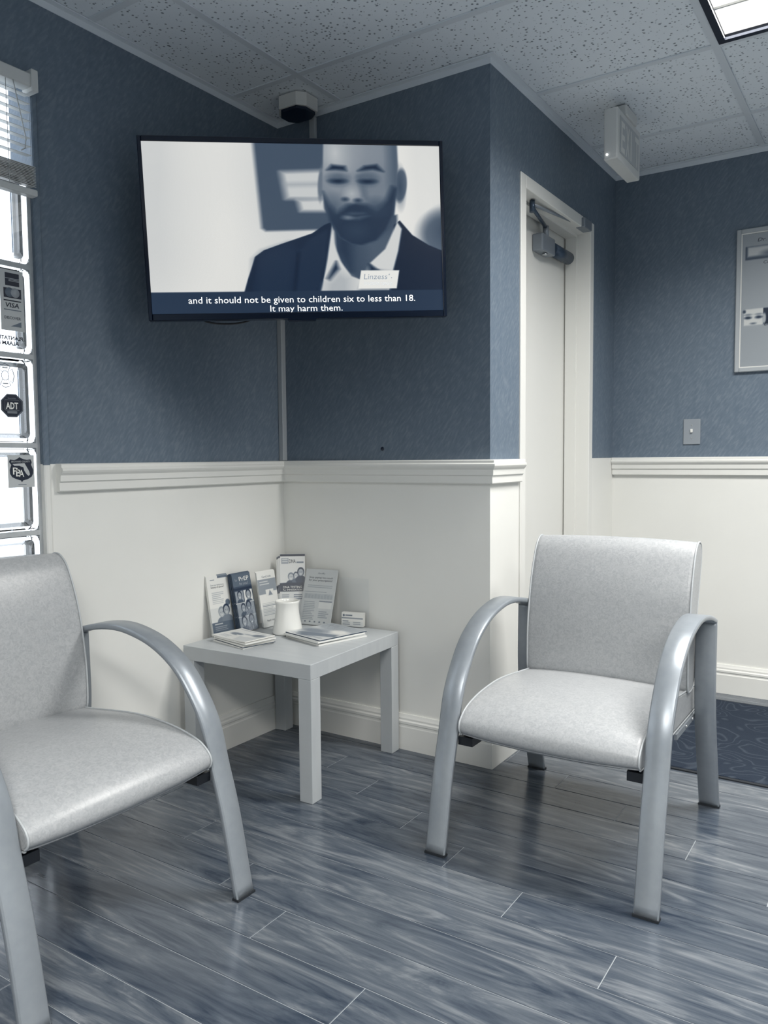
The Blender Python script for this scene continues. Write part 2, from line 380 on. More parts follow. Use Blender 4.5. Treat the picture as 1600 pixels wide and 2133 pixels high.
# --- drawing on a canvas of tones (u right, v down, both 0..1)
class Pic:
    def __init__(s, cols, rows, base=220):
        s.a = np.full((rows, cols), float(base)); s.u, s.v = np.meshgrid(np.linspace(0, 1, cols), np.linspace(0, 1, rows)); s.asp = rows/cols
    def put(s, mask, val): s.a = s.a*(1-mask)+val*mask; return s
    def soft(s, sd, w): return np.clip(0.5-sd/w, 0, 1)
    def ell(s, cx, cy, rx, ry, val, w=0.01, rot=0.0, k=1.0):
        x = s.u-cx; y = s.v-cy
        if rot: x, y = x*math.cos(rot)+y*math.sin(rot), -x*math.sin(rot)+y*math.cos(rot)
        d = (np.sqrt((x/rx)**2+(y/ry)**2)-1)*min(rx, ry); return s.put(s.soft(d, w)*k, val)
    def rect(s, x0, y0, x1, y1, val, w=0.004, k=1.0):
        d = np.maximum(np.maximum(x0-s.u, s.u-x1), np.maximum(y0-s.v, s.v-y1)); return s.put(s.soft(d, w)*k, val)
    def poly(s, pts, val, w=0.006, k=1.0):
        d = np.full(s.a.shape, 1e9); ins = np.zeros(s.a.shape, bool); n = len(pts)
        for i in range(n):
            ax, ay = pts[i]; bx, by = pts[(i+1) % n]
            ex, ey = bx-ax, by-ay; wx, wy = s.u-ax, s.v-ay
            t = np.clip((wx*ex+wy*ey)/(ex*ex+ey*ey+1e-12), 0, 1)
            d = np.minimum(d, np.hypot(wx-ex*t, wy-ey*t))
            c = ((ay > s.v) != (by > s.v)); xi = ax+(s.v-ay)*ex/(ey if abs(ey) > 1e-12 else 1e-12)
            ins ^= c & (s.u < xi)
        return s.put(s.soft(np.where(ins, -d, d), w)*k, val)
    def lines(s, x0, x1, y0, y1, n, val, seed=0, k=0.8):
        rg = random.Random(seed)
        for i in range(n):
            y = y0+(y1-y0)*(i+0.5)/n; s.rect(x0, y-0.22*(y1-y0)/n, x0+(x1-x0)*rg.uniform(0.7, 1), y+0.22*(y1-y0)/n, val, 0.003, k)
        return s
    def person(s, cx, cy, r, skin=165, hair=40, body=90):
        a = 1/s.asp
        s.ell(cx, cy-r*a*0.25, r*1.25, r*a*1.55, hair, 0.01); s.ell(cx, cy+2.6*r*a, r*1.9, r*a*1.5, body, 0.01)
        s.ell(cx, cy, r*0.92, r*a*1.25, skin, 0.012)
        s.rect(cx-r*0.55, cy-r*a*0.25, cx-r*0.18, cy-r*a*0.08, 70, 0.01, 0.7); s.rect(cx+r*0.18, cy-r*a*0.25, cx+r*0.55, cy-r*a*0.08, 70, 0.01, 0.7)
        s.ell(cx, cy+r*a*0.6, r*0.36, r*a*0.16, 225, 0.01, k=0.8)
        return s

# ================================================================== THE ROOM
# ---- floor: laminate planks, long side across the view
floor = struct(mesh_obj('floor', [(-.12, YF-.1, -.0016), (XR+.1, YF-.1, -.0016), (XR+.1, D+.1, -.0016), (-.12, D+.1, -.0016)], [(0, 1, 2, 3)], M['seam_glint']),
               'glossy grey blue wood laminate plank floor')
PITCHW, PLEN, GAP = 0.1285, 1.222, 0.0024
KNOWN = {0: 1.428, 2: .658, 3: .907, 4: 1.12, 5: 1.353, 6: .408, 7: .678, 8: .902, 9: 1.225}
plank_cache = {}
def plank_mesh(length, width):
    key = (round(length, 3), round(width, 4))
    if key not in plank_cache:
        bm = bmesh.new(); hx, hy, c, d = length/2-GAP/2, width/2-GAP/2, 0.0009, 0.0007
        bot = [bm.verts.new((sx*hx, sy*hy, -0.007)) for sx, sy in ((-1, -1), (1, -1), (1, 1), (-1, 1))]
        mid = [bm.verts.new((sx*hx, sy*hy, -d)) for sx, sy in ((-1, -1), (1, -1), (1, 1), (-1, 1))]
        top = [bm.verts.new((sx*(hx-c), sy*(hy-c), 0)) for sx, sy in ((-1, -1), (1, -1), (1, 1), (-1, 1))]
        bm.faces.new(top)
        for i in range(4):
            j = (i+1) % 4; bm.faces.new((mid[i], mid[j], top[j], top[i])); bm.faces.new((bot[i], bot[j], mid[j], mid[i]))
        me = bpy.data.meshes.new('plank'); bm.to_mesh(me); bm.free(); me.materials.append(M['plank']); plank_cache[key] = me
    return plank_cache[key]
k0 = -int((D+0.048)/PITCHW)-1
for k in range(k0, int((-0.048-YF)/PITCHW)+1):
    yt, yb = min(-0.048-PITCHW*k, D-0.002), max(-0.048-PITCHW*(k+1), YF+0.002)
    if yt-yb < 0.02: continue
    xl = 0.004 if yb < 0 else L-0.10
    j = KNOWN.get(k, 0.203+0.2357*k) % PLEN
    cuts = [xl]+[c for c in [j+PLEN*i for i in range(-1, 5)] if xl+0.04 < c < XR-0.04]+[XR-0.004]
    for a, b in zip(cuts, cuts[1:]):
        o = bpy.data.objects.new('plank', plank_mesh(b-a, yt-yb)); link(o, floor); o.location = ((a+b)/2, (yt+yb)/2, 0)

# ---- walls: wallpaper above the chair rail, white paint below
SPLIT = 1.0865
def wall(name, rects, label, top='wallpaper'):
    b = B()
    for lo, hi in rects:
        if lo[2] < SPLIT < hi[2]:
            b.box(lo, (hi[0], hi[1], SPLIT), mi=0); b.box((lo[0], lo[1], SPLIT), hi, mi=1)
        else: b.box(lo, hi, mi=0 if hi[2] <= SPLIT else 1)
    return struct(b.build(name, [M['wainscot'], M[top]]), label)
WY0, WY1, WZ0, WZ1 = -2.64, -1.085, 0.116, 2.185      # window opening in the left wall
wall('wall_left', [((-.1, YF, 0), (0, WY0, H+.05)), ((-.1, WY0, 0), (0, WY1, WZ0)), ((-.1, WY0, WZ1), (0, WY1, H+.05)), ((-.1, WY1, 0), (0, .1, H+.05))],
     'left wall with dark blue wallpaper above white paint beside the window')
wall('wall_back', [((0, 0, 0), (L, .1, H+.05))], 'dark wallpapered wall behind the television, white below the rail')
DY0, DY1, DZ = 0.245, 1.052, 2.128                    # door opening
wall('wall_door', [((L-.16, .1, 0), (L, DY0, H+.05)), ((L-.16, DY0, DZ), (L, DY1, H+.05)), ((L-.16, DY1, 0), (L, D+.1, H+.05))],
     'end of the wall that holds the white door')
wall('wall_right', [((L, D, 0), (XR+.1, D+.1, H+.05))], 'far wallpapered wall with the framed poster')
wall('wall_side', [((XR, YF, 0), (XR+.1, D, H+.05))], 'wallpapered side wall')
wall('wall_front', [((-.1, YF-.1, 0), (XR+.1, YF, H+.05))], 'wallpapered front wall')
hole = B().lathe([(0, 0), (.0075, 0), (.0075, .0006), (0, .0006)], 12).build('screw_hole', M['dark'], bpy.data.objects['wall_back'])
hole.location = (.487, -.0004, 1.13); hole.rotation_euler = (math.pi/2, 0, 0)

# ---- chair rail, baseboards
rail_p = [(0, 1.003), (.012, 1.003), (.014, 1.006), (.014, 1.030), (.019, 1.034), (.020, 1.052), (.026, 1.060), (.029, 1.066), (.029, 1.072), (.024, 1.076), (.024, 1.084), (.020, RAIL), (0, RAIL)]
rail_p = [(d*1.15, z) for d, z in rail_p]
struct(sweep('trim_1', rail_p, [(0, -1.042), (0, 0), (L, 0), (L, DY0-.004)], M['trim']), 'white moulded chair rail around the corner')
struct(sweep('trim_2', rail_p, [(L+.002, D), (XR, D)], M['trim']), 'white moulded chair rail on the far wall')
base_p = [(0, 0), (.016, 0), (.016, .086), (.0135, .090), (.0135, .096), (.0165, .100), (.0165, .108), (.012, .113), (.012, .120), (.009, .126), (.006, .134), (0, .134)]
struct(sweep('baseboard_left', base_p, [(0, YF), (0, 0), (L, 0), (L, DY0-.004)], M['trim']), 'white moulded baseboard around the corner')
struct(sweep('baseboard_right', base_p, [(L, DY1+.004), (L, D), (XR, D), (XR, YF)], M['trim']), 'white moulded baseboard along the far wall')

# ---- ceiling: lay-in tiles on a painted grid
GX0, GDX, GY0, GDY = .318, 1.252, -.262, .618
ceil = struct(mesh_obj('ceiling', [(-.12, YF-.1, H+.16), (XR+.1, YF-.1, H+.16), (XR+.1, D+.1, H+.16), (-.12, D+.1, H+.16)], [(0, 1, 2, 3)], M['tile']), 'suspended ceiling of speckled tiles')
TROFFERS = {(1, 0): 'by the door', (1, -5): 'fill behind viewer', (2, -3): 'fill at right'}
def room_parts(x0, y0, x1, y1):
    out = []
    for a0, b0, a1, b1 in ((0, YF, XR, 0), (L, 0, XR, D)):
        u0, v0, u1, v1 = max(x0, a0), max(y0, b0), min(x1, a1), min(y1, b1)
        if u1-u0 > .01 and v1-v0 > .01: out.append((u0, v0, u1, v1))
    return out
for i in range(-1, 4):
    for j in range(-7, 3):
        if (i, j) in TROFFERS: continue
        ps = room_parts(GX0+GDX*i+.001, GY0+GDY*j+.001, GX0+GDX*(i+1)-.001, GY0+GDY*(j+1)-.001)
        if not ps: continue
        b = B()
        for u0, v0, u1, v1 in ps: b.box((u0, v0, H+.004), (u1, v1, H+.016))
        b.build('ceiling_tile', M['tile'], ceil)
for i in range(0, 4):
    x = GX0+GDX*i
    if x < XR:
        for y0, y1 in ([(YF, 0)] if x < L else [(YF, D)]): B().box((x-.012, y0, H-.001), (x+.012, y1, H+.003)).build('grid_bar', M['tbar'], ceil)
for j in range(-6, 3):
    y = GY0+GDY*j
    B().box(((0 if y < 0 else L), y-.012, H-.0005), (XR, y+.012, H+.0035)).build('grid_bar', M['tbar'], ceil)
ang = [(0, H-.022), (.002, H-.022), (.002, H-.002), (.022, H-.002), (.022, H+.002), (0, H+.002)]
sweep('wall_angle', ang, [(0, YF), (0, 0), (L, 0), (L, D), (XR, D), (XR, YF)], M['tbar'], ceil)

# ---- recessed fluorescent troffers: one by the door, two unseen ones added for fill
def troffer(i, j, key, label):
    x0, y0, x1, y1 = GX0+GDX*i+.012, GY0+GDY*j+.012, GX0+GDX*(i+1)-.012, GY0+GDY*(j+1)-.012
    t = thing('ceiling_light', label, 'ceiling light', ((x0+x1)/2, (y0+y1)/2, H))
    hx, hy = (x1-x0)/2, (y1-y0)/2
    f = B(); w = .022
    for lo, hi in (((-hx, -hy, -.004), (hx, -hy+w, .10)), ((-hx, hy-w, -.004), (hx, hy, .10)), ((-hx, -hy+w, -.004), (-hx+w, hy-w, .10)), ((hx-w, -hy+w, -.004), (hx, hy-w, .10))): f.box(lo, hi)
    f.build('frame', M['troffer'], t)
    B().box((-hx, -hy, .10), (hx, hy, .115)).build('housing', M['louver'], t)
    for q in range(3):
        a = -hy+w+(2*hy-2*w)*q/3; c = -hy+w+(2*hy-2*w)*(q+1)/3
        B().box((-hx+w, a+.002, .012), (hx-w, c-.002, .018)).build('diffuser', M['lens'], t)
    for q in (1, 2):
        a = -hy+w+(2*hy-2*w)*q/3; B().box((-hx+w, a-.003, .006), (hx-w, a+.003, .02)).build('rib', M['louver'], t)
    ld = bpy.data.lights.new('troffer_lamp', 'AREA'); ld.shape = 'RECTANGLE'; ld.size = 2*hx-2*w; ld.size_y = 2*hy-2*w
    ld.energy = TROFFER_W[key]; ld.spread = math.radians(TROFFER_SPREAD); ld.color = (1.0, 0.98, 0.94)
    lo = bpy.data.objects.new('lamp', ld); link(lo, t); lo.location = (0, 0, .004)
    return t
troffer(1, 0, 'by the door', 'recessed fluorescent ceiling light in a dark frame near the exit sign')
troffer(1, -5, 'fill behind viewer', 'added fill light behind the viewer, built as a recessed ceiling light')  # unseen lamp, added for frontal fill
troffer(2, -3, 'fill at right', 'added fill light by the side wall right of the viewer, built as a recessed ceiling light')  # also added out of view, to lift the fill from the right

# ---- window of hollow glass blocks
win = struct(B().box((-.09, WY0, WZ0), (-.018, WY1, WZ0+.004)).box((-.09, WY0, WZ1-.012), (-.018, WY1, WZ1)).build('window_1', M['mortar']), 'tall window of hollow glass blocks')
BP = 0.2565; BZ = [0.885+BP*k for k in range(-3, 5)]; BY1 = -1.0965
def rrect(w, h, r, n=4):
    out = []
    for cx, cy, a0 in ((w-r, h-r, 0), (-w+r, h-r, 90), (-w+r, -h+r, 180), (w-r, -h+r, 270)):
        for q in range(n+1):
            a = math.radians(a0+90*q/n); out.append((cx+r*math.cos(a), cy+r*math.sin(a)))
    return out
def block_mesh():
    bm = bmesh.new(); hw = BP/2-.0075
    def ring(x, w, r): return [bm.verts.new((x, p[0], p[1])) for p in rrect(w, w, r)]
    def skin(a, b, flip=False):
        n = len(a)
        for i in range(n):
            f = (a[i], a[(i+1) % n], b[(i+1) % n], b[i]); bm.faces.new(f[::-1] if flip else f)
    # outer skin, front at x=0, back at x=-.075
    o1, o2, o3, o4 = ring(0, hw-.004, .014), ring(-.004, hw, .016), ring(-.071, hw, .016), ring(-.075, hw-.004, .014)
    bm.faces.new(o1); skin(o2, o1); skin(o3, o2); skin(o4, o3); bm.faces.new(o4[::-1])
    # hollow inside, with a rounded shoulder
    i1, i2, i3, i4 = ring(-.009, hw-.026, .012), ring(-.016, hw-.013, .014), ring(-.059, hw-.013, .014), ring(-.066, hw-.026, .012)
    bm.faces.new(i1[::-1]); skin(i2, i1, True); skin(i3, i2, True); skin(i4, i3, True); bm.faces.new(i4)
    me = bpy.data.meshes.new('glass_block'); bm.to_mesh(me); bm.free(); me.materials.append(M['glass']); return me
bmz = block_mesh(); XB = -.008
ys = []; y = BY1-BP/2+.0075
while y-BP/2 > WY0-.02: ys.append(y); y -= BP
for z in BZ[:-1]:
    for y in ys:
        o = bpy.data.objects.new('glass_block', bmz); link(o, win); o.location = (XB, y, z+BP/2)
for z in BZ: B().box((-.083, WY0, z-.0072), (XB-.002, WY1, z+.0072)).build('mortar_joint', M['mortar'], win)
for y in ys: B().box((-.083, y+BP/2-.0072, BZ[0]), (XB-.0025, y+BP/2+(.0072 if y != ys[0] else .02), BZ[-1])).build('mortar_joint', M['mortar'], win)
B().box((-.083, WY0, BZ[0]), (XB-.0025, ys[-1]-BP/2+.0075, BZ[-1])).build('mortar_joint', M['mortar'], win)
for z0, z1, m, nm in ((RAIL-.004, 2.19, 'wallpaper', 'trim_3'), (.134, RAIL-.004, 'trim', 'trim_4')):
    struct(sweep(nm, [(.0, 0)]*0 or [(-.001, 0), (.006, 0), (.006, 0)], [(0, 0), (0, .01)], M['trim'])) if False else None
    p = [(0, -1.0845), (.005, -1.0845), (.008, -1.081), (.008, -1.068), (.005, -1.0635), (0, -1.0625)]
    struct(B().prism(p, 2, z0, z1).build(nm, M[m]), 'corner bead down the window edge')
pave = struct(mesh_obj('ground_outside', [(-9, -12, -.3), (-.3, -12, -.3), (-.3, 8, -.3), (-9, 8, -.3)], [(0, 1, 2, 3)], M['lawn']), 'pale pavement outside the window')

# ---- door in its recess, with closer
door = struct(B().box((L-.155, DY0+.05, .006), (L-.112, DY1-.018, 2.078)).build('door_1', M['door']), 'plain white door with a surface closer')
fr = B()
fr.box((L-.16, DY0+.001, 0), (L+.006, DY0+.048, DZ-.002), .002, 1); fr.box((L-.16, DY1-.048, 0), (L+.006, DY1-.001, DZ-.002), .002, 1)
fr.box((L-.16, DY0+.048, DZ-.05), (L+.006, DY1-.048, DZ-.002), .002, 1)
fr.build('door_frame', M['door'], door)
st = B(); st.box((L-.105, DY0+.048, 0), (L-.055, DY0+.06, DZ-.05)); st.box((L-.105, DY1-.06, 0), (L-.055, DY1-.048, DZ-.05)); st.box((L-.105, DY0+.06, DZ-.062), (L-.055, DY1-.06, DZ-.05))
st.build('door_stop', M['door'], door)
xl = L-.112
cb = B().box((xl, .625, 1.938), (xl+.048, .765, 2.008), .006).build('closer_body', M['closer'], door)
cyl = B().tube([(xl+.03, .765, 1.972), (xl+.03, .965, 1.972)], .027, 18).build('closer_cylinder', M['closer_dark'], cb)
B().tube([(xl+.03, .70, 2.006), (xl+.03, .70, 2.05)], .013, 12).build('closer_shaft', M['closer'], cb)
B().lathe([(0, 0), (.012, 0), (.012, .006), (0, .009)], 12, (xl+.03, .69, 1.930)).build('closer_valve', M['steel'], cb)
EL = Vector((xl+.085, .425, 2.048)); SH = Vector((xl+.03, .70, 2.046)); BR = Vector((L-.005, .915, 2.092))
B().tube([SH, EL], .0075, 8).build('closer_arm', M['closer_dark'], door)
B().tube([EL+Vector((0, 0, .012)), BR], .0065, 8).build('closer_forearm', M['closer'], door)
B().tube([EL-Vector((0, 0, .018)), EL+Vector((0, 0, .026))], .011, 12).build('closer_joint', M['closer_dark'], door)
B().box((L-.02, .885, 2.075), (L+.022, .975, 2.116), .004).build('closer_bracket', M['closer'], door)

# ---- cable raceways
tag(B().box((0.0005, -.026, RAIL+.001), (.024, -.0005, 1.80), .002, 1).build('cable_raceway', M['raceway']), 'slim painted cable raceway running down the wall corner below the television', 'raceway')
tag(B().box((.172, -.016, 2.02), (.199, -.0005, 2.402), .002, 1).build('cable_raceway', M['raceway']), 'short cable raceway on the wall above the television by the ceiling', 'raceway')

# ================================================================== CHAIRS
def strap(pts, width, th, n=6):
    """flat bar bent along a (y,z) path; returns bmesh collector"""
    P = catmull(pts, n); b = B(); rings = []; c = .003
    for i, p in enumerate(P):
        t = P[min(i+1, len(P)-1)]-P[max(i-1, 0)]; t /= np.linalg.norm(t); nn = np.array([-t[1], t[0]])
        sec = [(-width/2+c, th/2), (width/2-c, th/2), (width/2, th/2-c), (width/2, -th/2+c), (width/2-c, -th/2), (-width/2+c, -th/2), (-width/2, -th/2+c), (-width/2, th/2-c)]
        rings.append([b.bm.verts.new((sx, p[0]+nn[0]*so, p[1]+nn[1]*so)) for sx, so in sec])
    m = 8
    for i in range(len(rings)-1):
        for k in range(m):
            f = b.bm.faces.new((rings[i][k], rings[i][(k+1) % m], rings[i+1][(k+1) % m], rings[i+1][k])); f.smooth = k in (0, 4, 2, 6)
    b.bm.faces.new(rings[0]); b.bm.faces.new(rings[-1][::-1]); return b
def cushion(name, prof, hw, crown, parent, n=5):
    P = np.array(catmull(prof, n, True)); m = len(P)
    nx = np.roll(P, -1, 0)-np.roll(P, 1, 0); nrm = np.stack([nx[:, 1], -nx[:, 0]], 1); nrm /= np.linalg.norm(nrm, axis=1)[:, None]
    area = 0.5*np.sum(P[:, 0]*np.roll(P[:, 1], -1)-np.roll(P[:, 0], -1)*P[:, 1])
    if area < 0: nrm = -nrm
    us = [-1, -.985, -.94, -.82, -.6, -.3, 0, .3, .6, .82, .94, .985, 1]
    b = B(); rings = []
    for u in us:
        off = crown*(1-abs(u)**2.6)-(0.004 if abs(u) == 1 else 0)
        rings.append([b.bm.verts.new((u*hw, P[i, 0]+nrm[i, 0]*off, P[i, 1]+nrm[i, 1]*off)) for i in range(m)])
    for a, c in zip(rings, rings[1:]):
        for i in range(m): b.bm.faces.new((a[i], a[(i+1) % m], c[(i+1) % m], c[i])).smooth = True
    b.bm.faces.new(rings[0]); b.bm.faces.new(rings[-1][::-1])
    o = b.build(name, M['vinyl'], parent)
    for s in (-1, 1):
        q = [(s*(hw-.002), P[i, 0]+nrm[i, 0]*.001, P[i, 1]+nrm[i, 1]*.001) for i in range(m)]
        B().tube(q+[q[0]], .0028, 6, caps=False).build('piping', M['piping'], o)
    return o
ARM = [(-.640, .004), (-.600, .20), (-.566, .32), (-.538, .42), (-.494, .496), (-.434, .563), (-.352, .611), (-.258, .636), (-.18, .640), (-.09, .627), (-.008, .603)]
REAR = [(-.010, .600), (-.013, .49), (-.013, .40), (-.002, .30), (.030, .18), (.082, .004)]
SEATP = [(.05, .350), (.035, .388), (-.107, .402), (-.30, .420), (-.433, .414), (-.524, .395), (-.566, .370), (-.577, .347), (-.566, .329), (-.53, .322), (-.25, .318), (.02, .318), (.045, .328)]
BACKP = [(-.086, .412), (-.086, .52), (-.075, .61), (-.055, .70), (-.022, .785), (.008, .822), (.036, .831), (.060, .818), (.066, .785), (.054, .73), (.014, .61), (-.004, .52), (-.010, .44), (-.026, .402), (-.066, .396)]
def make_chair(label):
    t = thing('waiting_room_chair', label, 'chair', group='waiting room armchairs')
    cushion('seat', SEATP, .249, .012, t); cushion('backrest', BACKP, .2545, .007, t)
    for s in (-1, 1):
        o = strap(ARM, .060, .016).build('arm', M['silver'], t); o.location.x = s*.2865; o['label'] = 'bent silver bar forming armrest and front leg'
        r = strap(REAR, .060, .016).build('rear_leg', M['silver'], t); r.location.x = s*.2865
        for yy, par in ((-.6405, o), (.0825, r)):
            B().box((-.031, yy-.0105, 0), (.031, yy+.0105, .006)).build('foot_cap', M['rubber'], par)
        B().box((s*.2355-.022, -.562, .292), (s*.2355+.022, -.505, .316)).box((s*.225-.012, -.53, .306), (s*.225+.012, .04, .3175)).build('seat_bracket', M['black'], t)
        B().box((s*.2505-.004, -.22, .296), (s*.2505+.004, .03, .312)).build('side_bar', M['silver'], t)
        for yy in (.0, -.03, -.11, -.52):
            B().lathe([(0, 0), (.006, 0), (.0055, .003), (0, .0045)], 10).build('bolt', M['steel'], t)
            o2 = [c for c in t.children if c.name.startswith('bolt')][-1]
            o2.location = (s*.2545, yy, .304) if yy > -.5 else (s*.262, yy, .300); o2.rotation_euler = (0, s*math.pi/2, 0)
    return t
chair_r = make_chair('silver framed grey vinyl armchair standing alone in front of the white door')
chair_l = copy_tree(chair_r); chair_l['label'] = 'silver framed grey vinyl armchair by the glass block window, cut off by the frame'
chair_r.location = (1.360, 0.0, 0); chair_r.rotation_euler = (0, 0, 0)
chair_l.location = (.13, -1.3695, 0); chair_l.rotation_euler = (0, 0, math.pi/2)

# ================================================================== SIDE TABLE
TZ = .45
tbl = thing('side_table', 'square grey side table with thick top and four square legs in the corner', 'table', (.3025, -.3111, 0), .0394)
B().box((-.275, -.275, .40), (.275, .275, TZ), .0015, 1).build('table_top', M['table'], tbl)
for sx in (-1, 1):
    for sy in (-1, 1):
        B().box((sx*.275-(.05 if sx > 0 else 0), sy*.275-(.05 if sy > 0 else 0), .0005), (sx*.275+(.05 if sx < 0 else 0), sy*.275+(.05 if sy < 0 else 0), .4), .001, 1).build('leg', M['table'], tbl)
TB = TZ+.0006

# ================================================================== TELEVISION
TW, TH = .96, .558
tv = thing('television', 'wall mounted flat television in the corner playing an advert with captions', 'television', (.487, -.478, 1.8255))
tv.rotation_mode = 'QUATERNION'
tv.rotation_quaternion = (Matrix.Rotation(.74, 3, 'Z') @ Matrix.Rotation(.042, 3, 'X') @ Matrix.Rotation(-.034, 3, 'Y')).to_quaternion()
sl, sr, stp, sb = -TW/2+.012, TW/2-.012, TH/2-.017, -TH/2+.021
bz = B()
for lo, hi in (((-TW/2, 0, -TH/2), (sl, .035, TH/2)), ((sr, 0, -TH/2), (TW/2, .035, TH/2)), ((sl, 0, stp), (sr, .035, TH/2)), ((sl, 0, -TH/2), (sr, .035, sb))): bz.box(lo, hi, .002, 1)
bz.build('bezel', M['tvblack'], tv)
B().box((-TW/2+.01, .02, -TH/2+.01), (TW/2-.01, .045, TH/2-.01), .006).box((-.3, .045, -.2), (.3, .075, .15), .012).build('back_shell', M['black'], tv)
B().box((-.12, .075, -.14), (.12, .09, .12)).box((-.05, .09, -.04), (.0, .615, .04)).box((-.075, .60, -.07), (-.02, .635, .07)).build('wall_bracket', M['black'], tv)
B().box((-.045, -.001, -TH/2-.007), (.045, .02, -TH/2+.004), .002, 1).build('sensor_lip', M['tvblack'], tv)
def tv_picture():
    p = Pic(512, 290, 214)
    def U(x, y): return ((x-(75+.064*(y-100)))/(1422-.045*(y-100)), (y-80)/822)
    def PL(pts, v, w=.006, k=1.0): p.poly([U(*q) for q in pts], v, w, k)
    def EL_(x, y, rx, ry, v, w=.01, rot=0, k=1.0):
        u, vv = U(x, y); p.ell(u, vv, rx/1410, ry/822, v, w, rot, k)
    # softly lit pale room
    p.a += 7*np.sin(p.u*9+1)+6*np.cos(p.v*5+p.u*4); p.ell(.02, .1, .14, .7, 190, .2, k=.6); p.ell(.26, .55, .12, .6, 228, .2, k=.7)
    p.ell(.95, .2, .07, .5, 222, .1, k=.7); p.ell(.86, .3, .03, .6, 228, .06)
    PL([(585, 40), (1000, 40), (1000, 492), (650, 502), (630, 488)], 76, .018)            # dark board behind
    PL([(720, 215), (940, 205), (940, 345), (745, 345)], 196, .035); PL([(800, 350), (940, 345), (940, 405), (815, 405)], 200, .03)
    PL([(740, 268), (940, 262), (940, 280), (745, 286)], 150, .03, .7)
    EL_(1515, 520, 118, 112, 105, .05); EL_(1540, 500, 90, 90, 70, .08)
    # neck
    PL([(975, 440), (1285, 420), (1290, 640), (1130, 760), (1040, 730), (985, 600)], 72, .012)
    PL([(1120, 560), (1260, 500), (1280, 620), (1140, 720)], 96, .06, .6); PL([(980, 470), (1060, 560), (1060, 700), (990, 600)], 40, .04, .8)
    # jacket
    PL([(540, 830), (565, 735), (600, 625), (640, 595), (720, 565), (870, 512), (930, 470), (975, 452), (955, 620), (925, 740), (925, 830)], 27, .005)
    PL([(1270, 470), (1298, 448), (1360, 520), (1440, 570), (1540, 612), (1540, 830), (1240, 830)], 13, .005)
    PL([(600, 640), (640, 600), (760, 560), (800, 600), (790, 720), (770, 830), (590, 830)], 44, .05, .6)
    PL([(805, 600), (850, 545), (945, 490), (935, 640), (905, 760), (880, 830), (780, 830)], 36, .012); PL([(797, 610), (812, 605), (790, 830), (775, 830)], 18, .012)
    PL([(600, 630), (612, 625), (600, 700), (575, 830), (560, 830)], 22, .012)
    # shirt
    PL([(968, 456), (975, 560), (1005, 650), (1060, 725), (1110, 745), (1110, 830), (905, 830), (925, 740), (942, 640)], 205, .008)
    PL([(940, 735), (985, 650), (1000, 690), (955, 745)], 30, .02); PL([(1000, 700), (1060, 735), (1060, 830), (920, 830), (935, 760)], 168, .05, .8)
    PL([(1285, 455), (1308, 490), (1290, 600), (1262, 705), (1175, 690), (1150, 660), (1225, 590)], 206, .008)
    PL([(1110, 745), (1150, 665), (1180, 690), (1262, 700), (1240, 830), (1080, 830)], 150, .02); PL([(1145, 665), (1190, 695), (1150, 700)], 20, .02)
    # ears
    EL_(913, 272, 15, 80, 110, .006, .05); EL_(1303, 275, 31, 82, 100, .006, .06); EL_(1301, 285, 15, 55, 62, .03)
    # head
    head = [(925, 30), (922, 160), (918, 300), (928, 390), (950, 450), (1000, 535), (1060, 568), (1120, 572), (1190, 545), (1240, 490), (1272, 420), (1285, 300), (1292, 180), (1285, 30)]
    keep = p.a.copy(); q0 = Pic(512, 290, 0); q0.poly([U(*q) for q in head], 1, .008); hm = q0.a
    PL(head, 120, .005)
    EL_(985, 120, 75, 110, 190, .1, k=.9); EL_(1110, 110, 60, 80, 150, .1, k=.7); EL_(1190, 120, 70, 80, 138, .1, k=.7); EL_(975, 300, 35, 60, 150, .06, k=.7); EL_(960, 320, 32, 70, 128, .06, k=.6); EL_(1190, 320, 60, 60, 124, .08, k=.7)
    PL([(1245, 30), (1300, 30), (1300, 300), (1275, 420), (1255, 260)], 78, .05, .9)
    # beard
    PL([(918, 310), (950, 370), (990, 410), (1040, 372), (1080, 362), (1140, 372), (1185, 395), (1230, 350), (1262, 280), (1290, 290), (1275, 420), (1240, 495), (1190, 550), (1110, 578), (1050, 568), (995, 535), (945, 450)], 42, .03)
    EL_(970, 392, 30, 40, 60, .06, k=.7); EL_(1185, 385, 50, 36, 62, .06, k=.7)
    PL([(1015, 422), (1060, 408), (1120, 410), (1150, 424), (1100, 446), (1040, 444)], 74, .02); PL([(1015, 418), (1070, 422), (1155, 418), (1070, 430)], 40, .014); EL_(1042, 435, 22, 8, 128, .02, k=.8)
    EL_(1085, 500, 50, 36, 58, .05, k=.7)
    # nose
    PL([(1050, 215), (1085, 215), (1115, 320), (1110, 350), (1070, 358), (1025, 348), (1015, 325)], 134, .03); EL_(1062, 318, 26, 24, 172, .04); EL_(1030, 345, 14, 8, 48, .02); EL_(1092, 350, 16, 8, 48, .02); PL([(1095, 230), (1120, 330), (1135, 340), (1115, 230)], 84, .03, .7)
    # eyes and brows
    for x in (995, 1140):
        EL_(x, 245, 46, 30, 80, .04, k=.8); EL_(x, 256, 36, 11, 26, .02); EL_(x-2, 238, 36, 10, 104, .02, k=.6)
    PL([(943, 204), (965, 178), (1030, 184), (1036, 206), (985, 202)], 30, .02); PL([(1093, 206), (1125, 182), (1185, 174), (1218, 208), (1165, 198)], 30, .02)
    p.a = keep*(1-hm)+p.a*hm
    # caption band and product card
    p.rect(-.1, .872, 1.1, 1.1, 44, .004)
    PL([(1106, 697), (1294, 697), (1281, 788), (1092, 788)], 232, .004)
    return p.a, U
img, TVU = tv_picture()
SWd, SHt = sr-sl, stp-sb
scr = canvas('screen', SWd, SHt, img, M['screen'], tv, ((sl+sr)/2, .0045, sb))
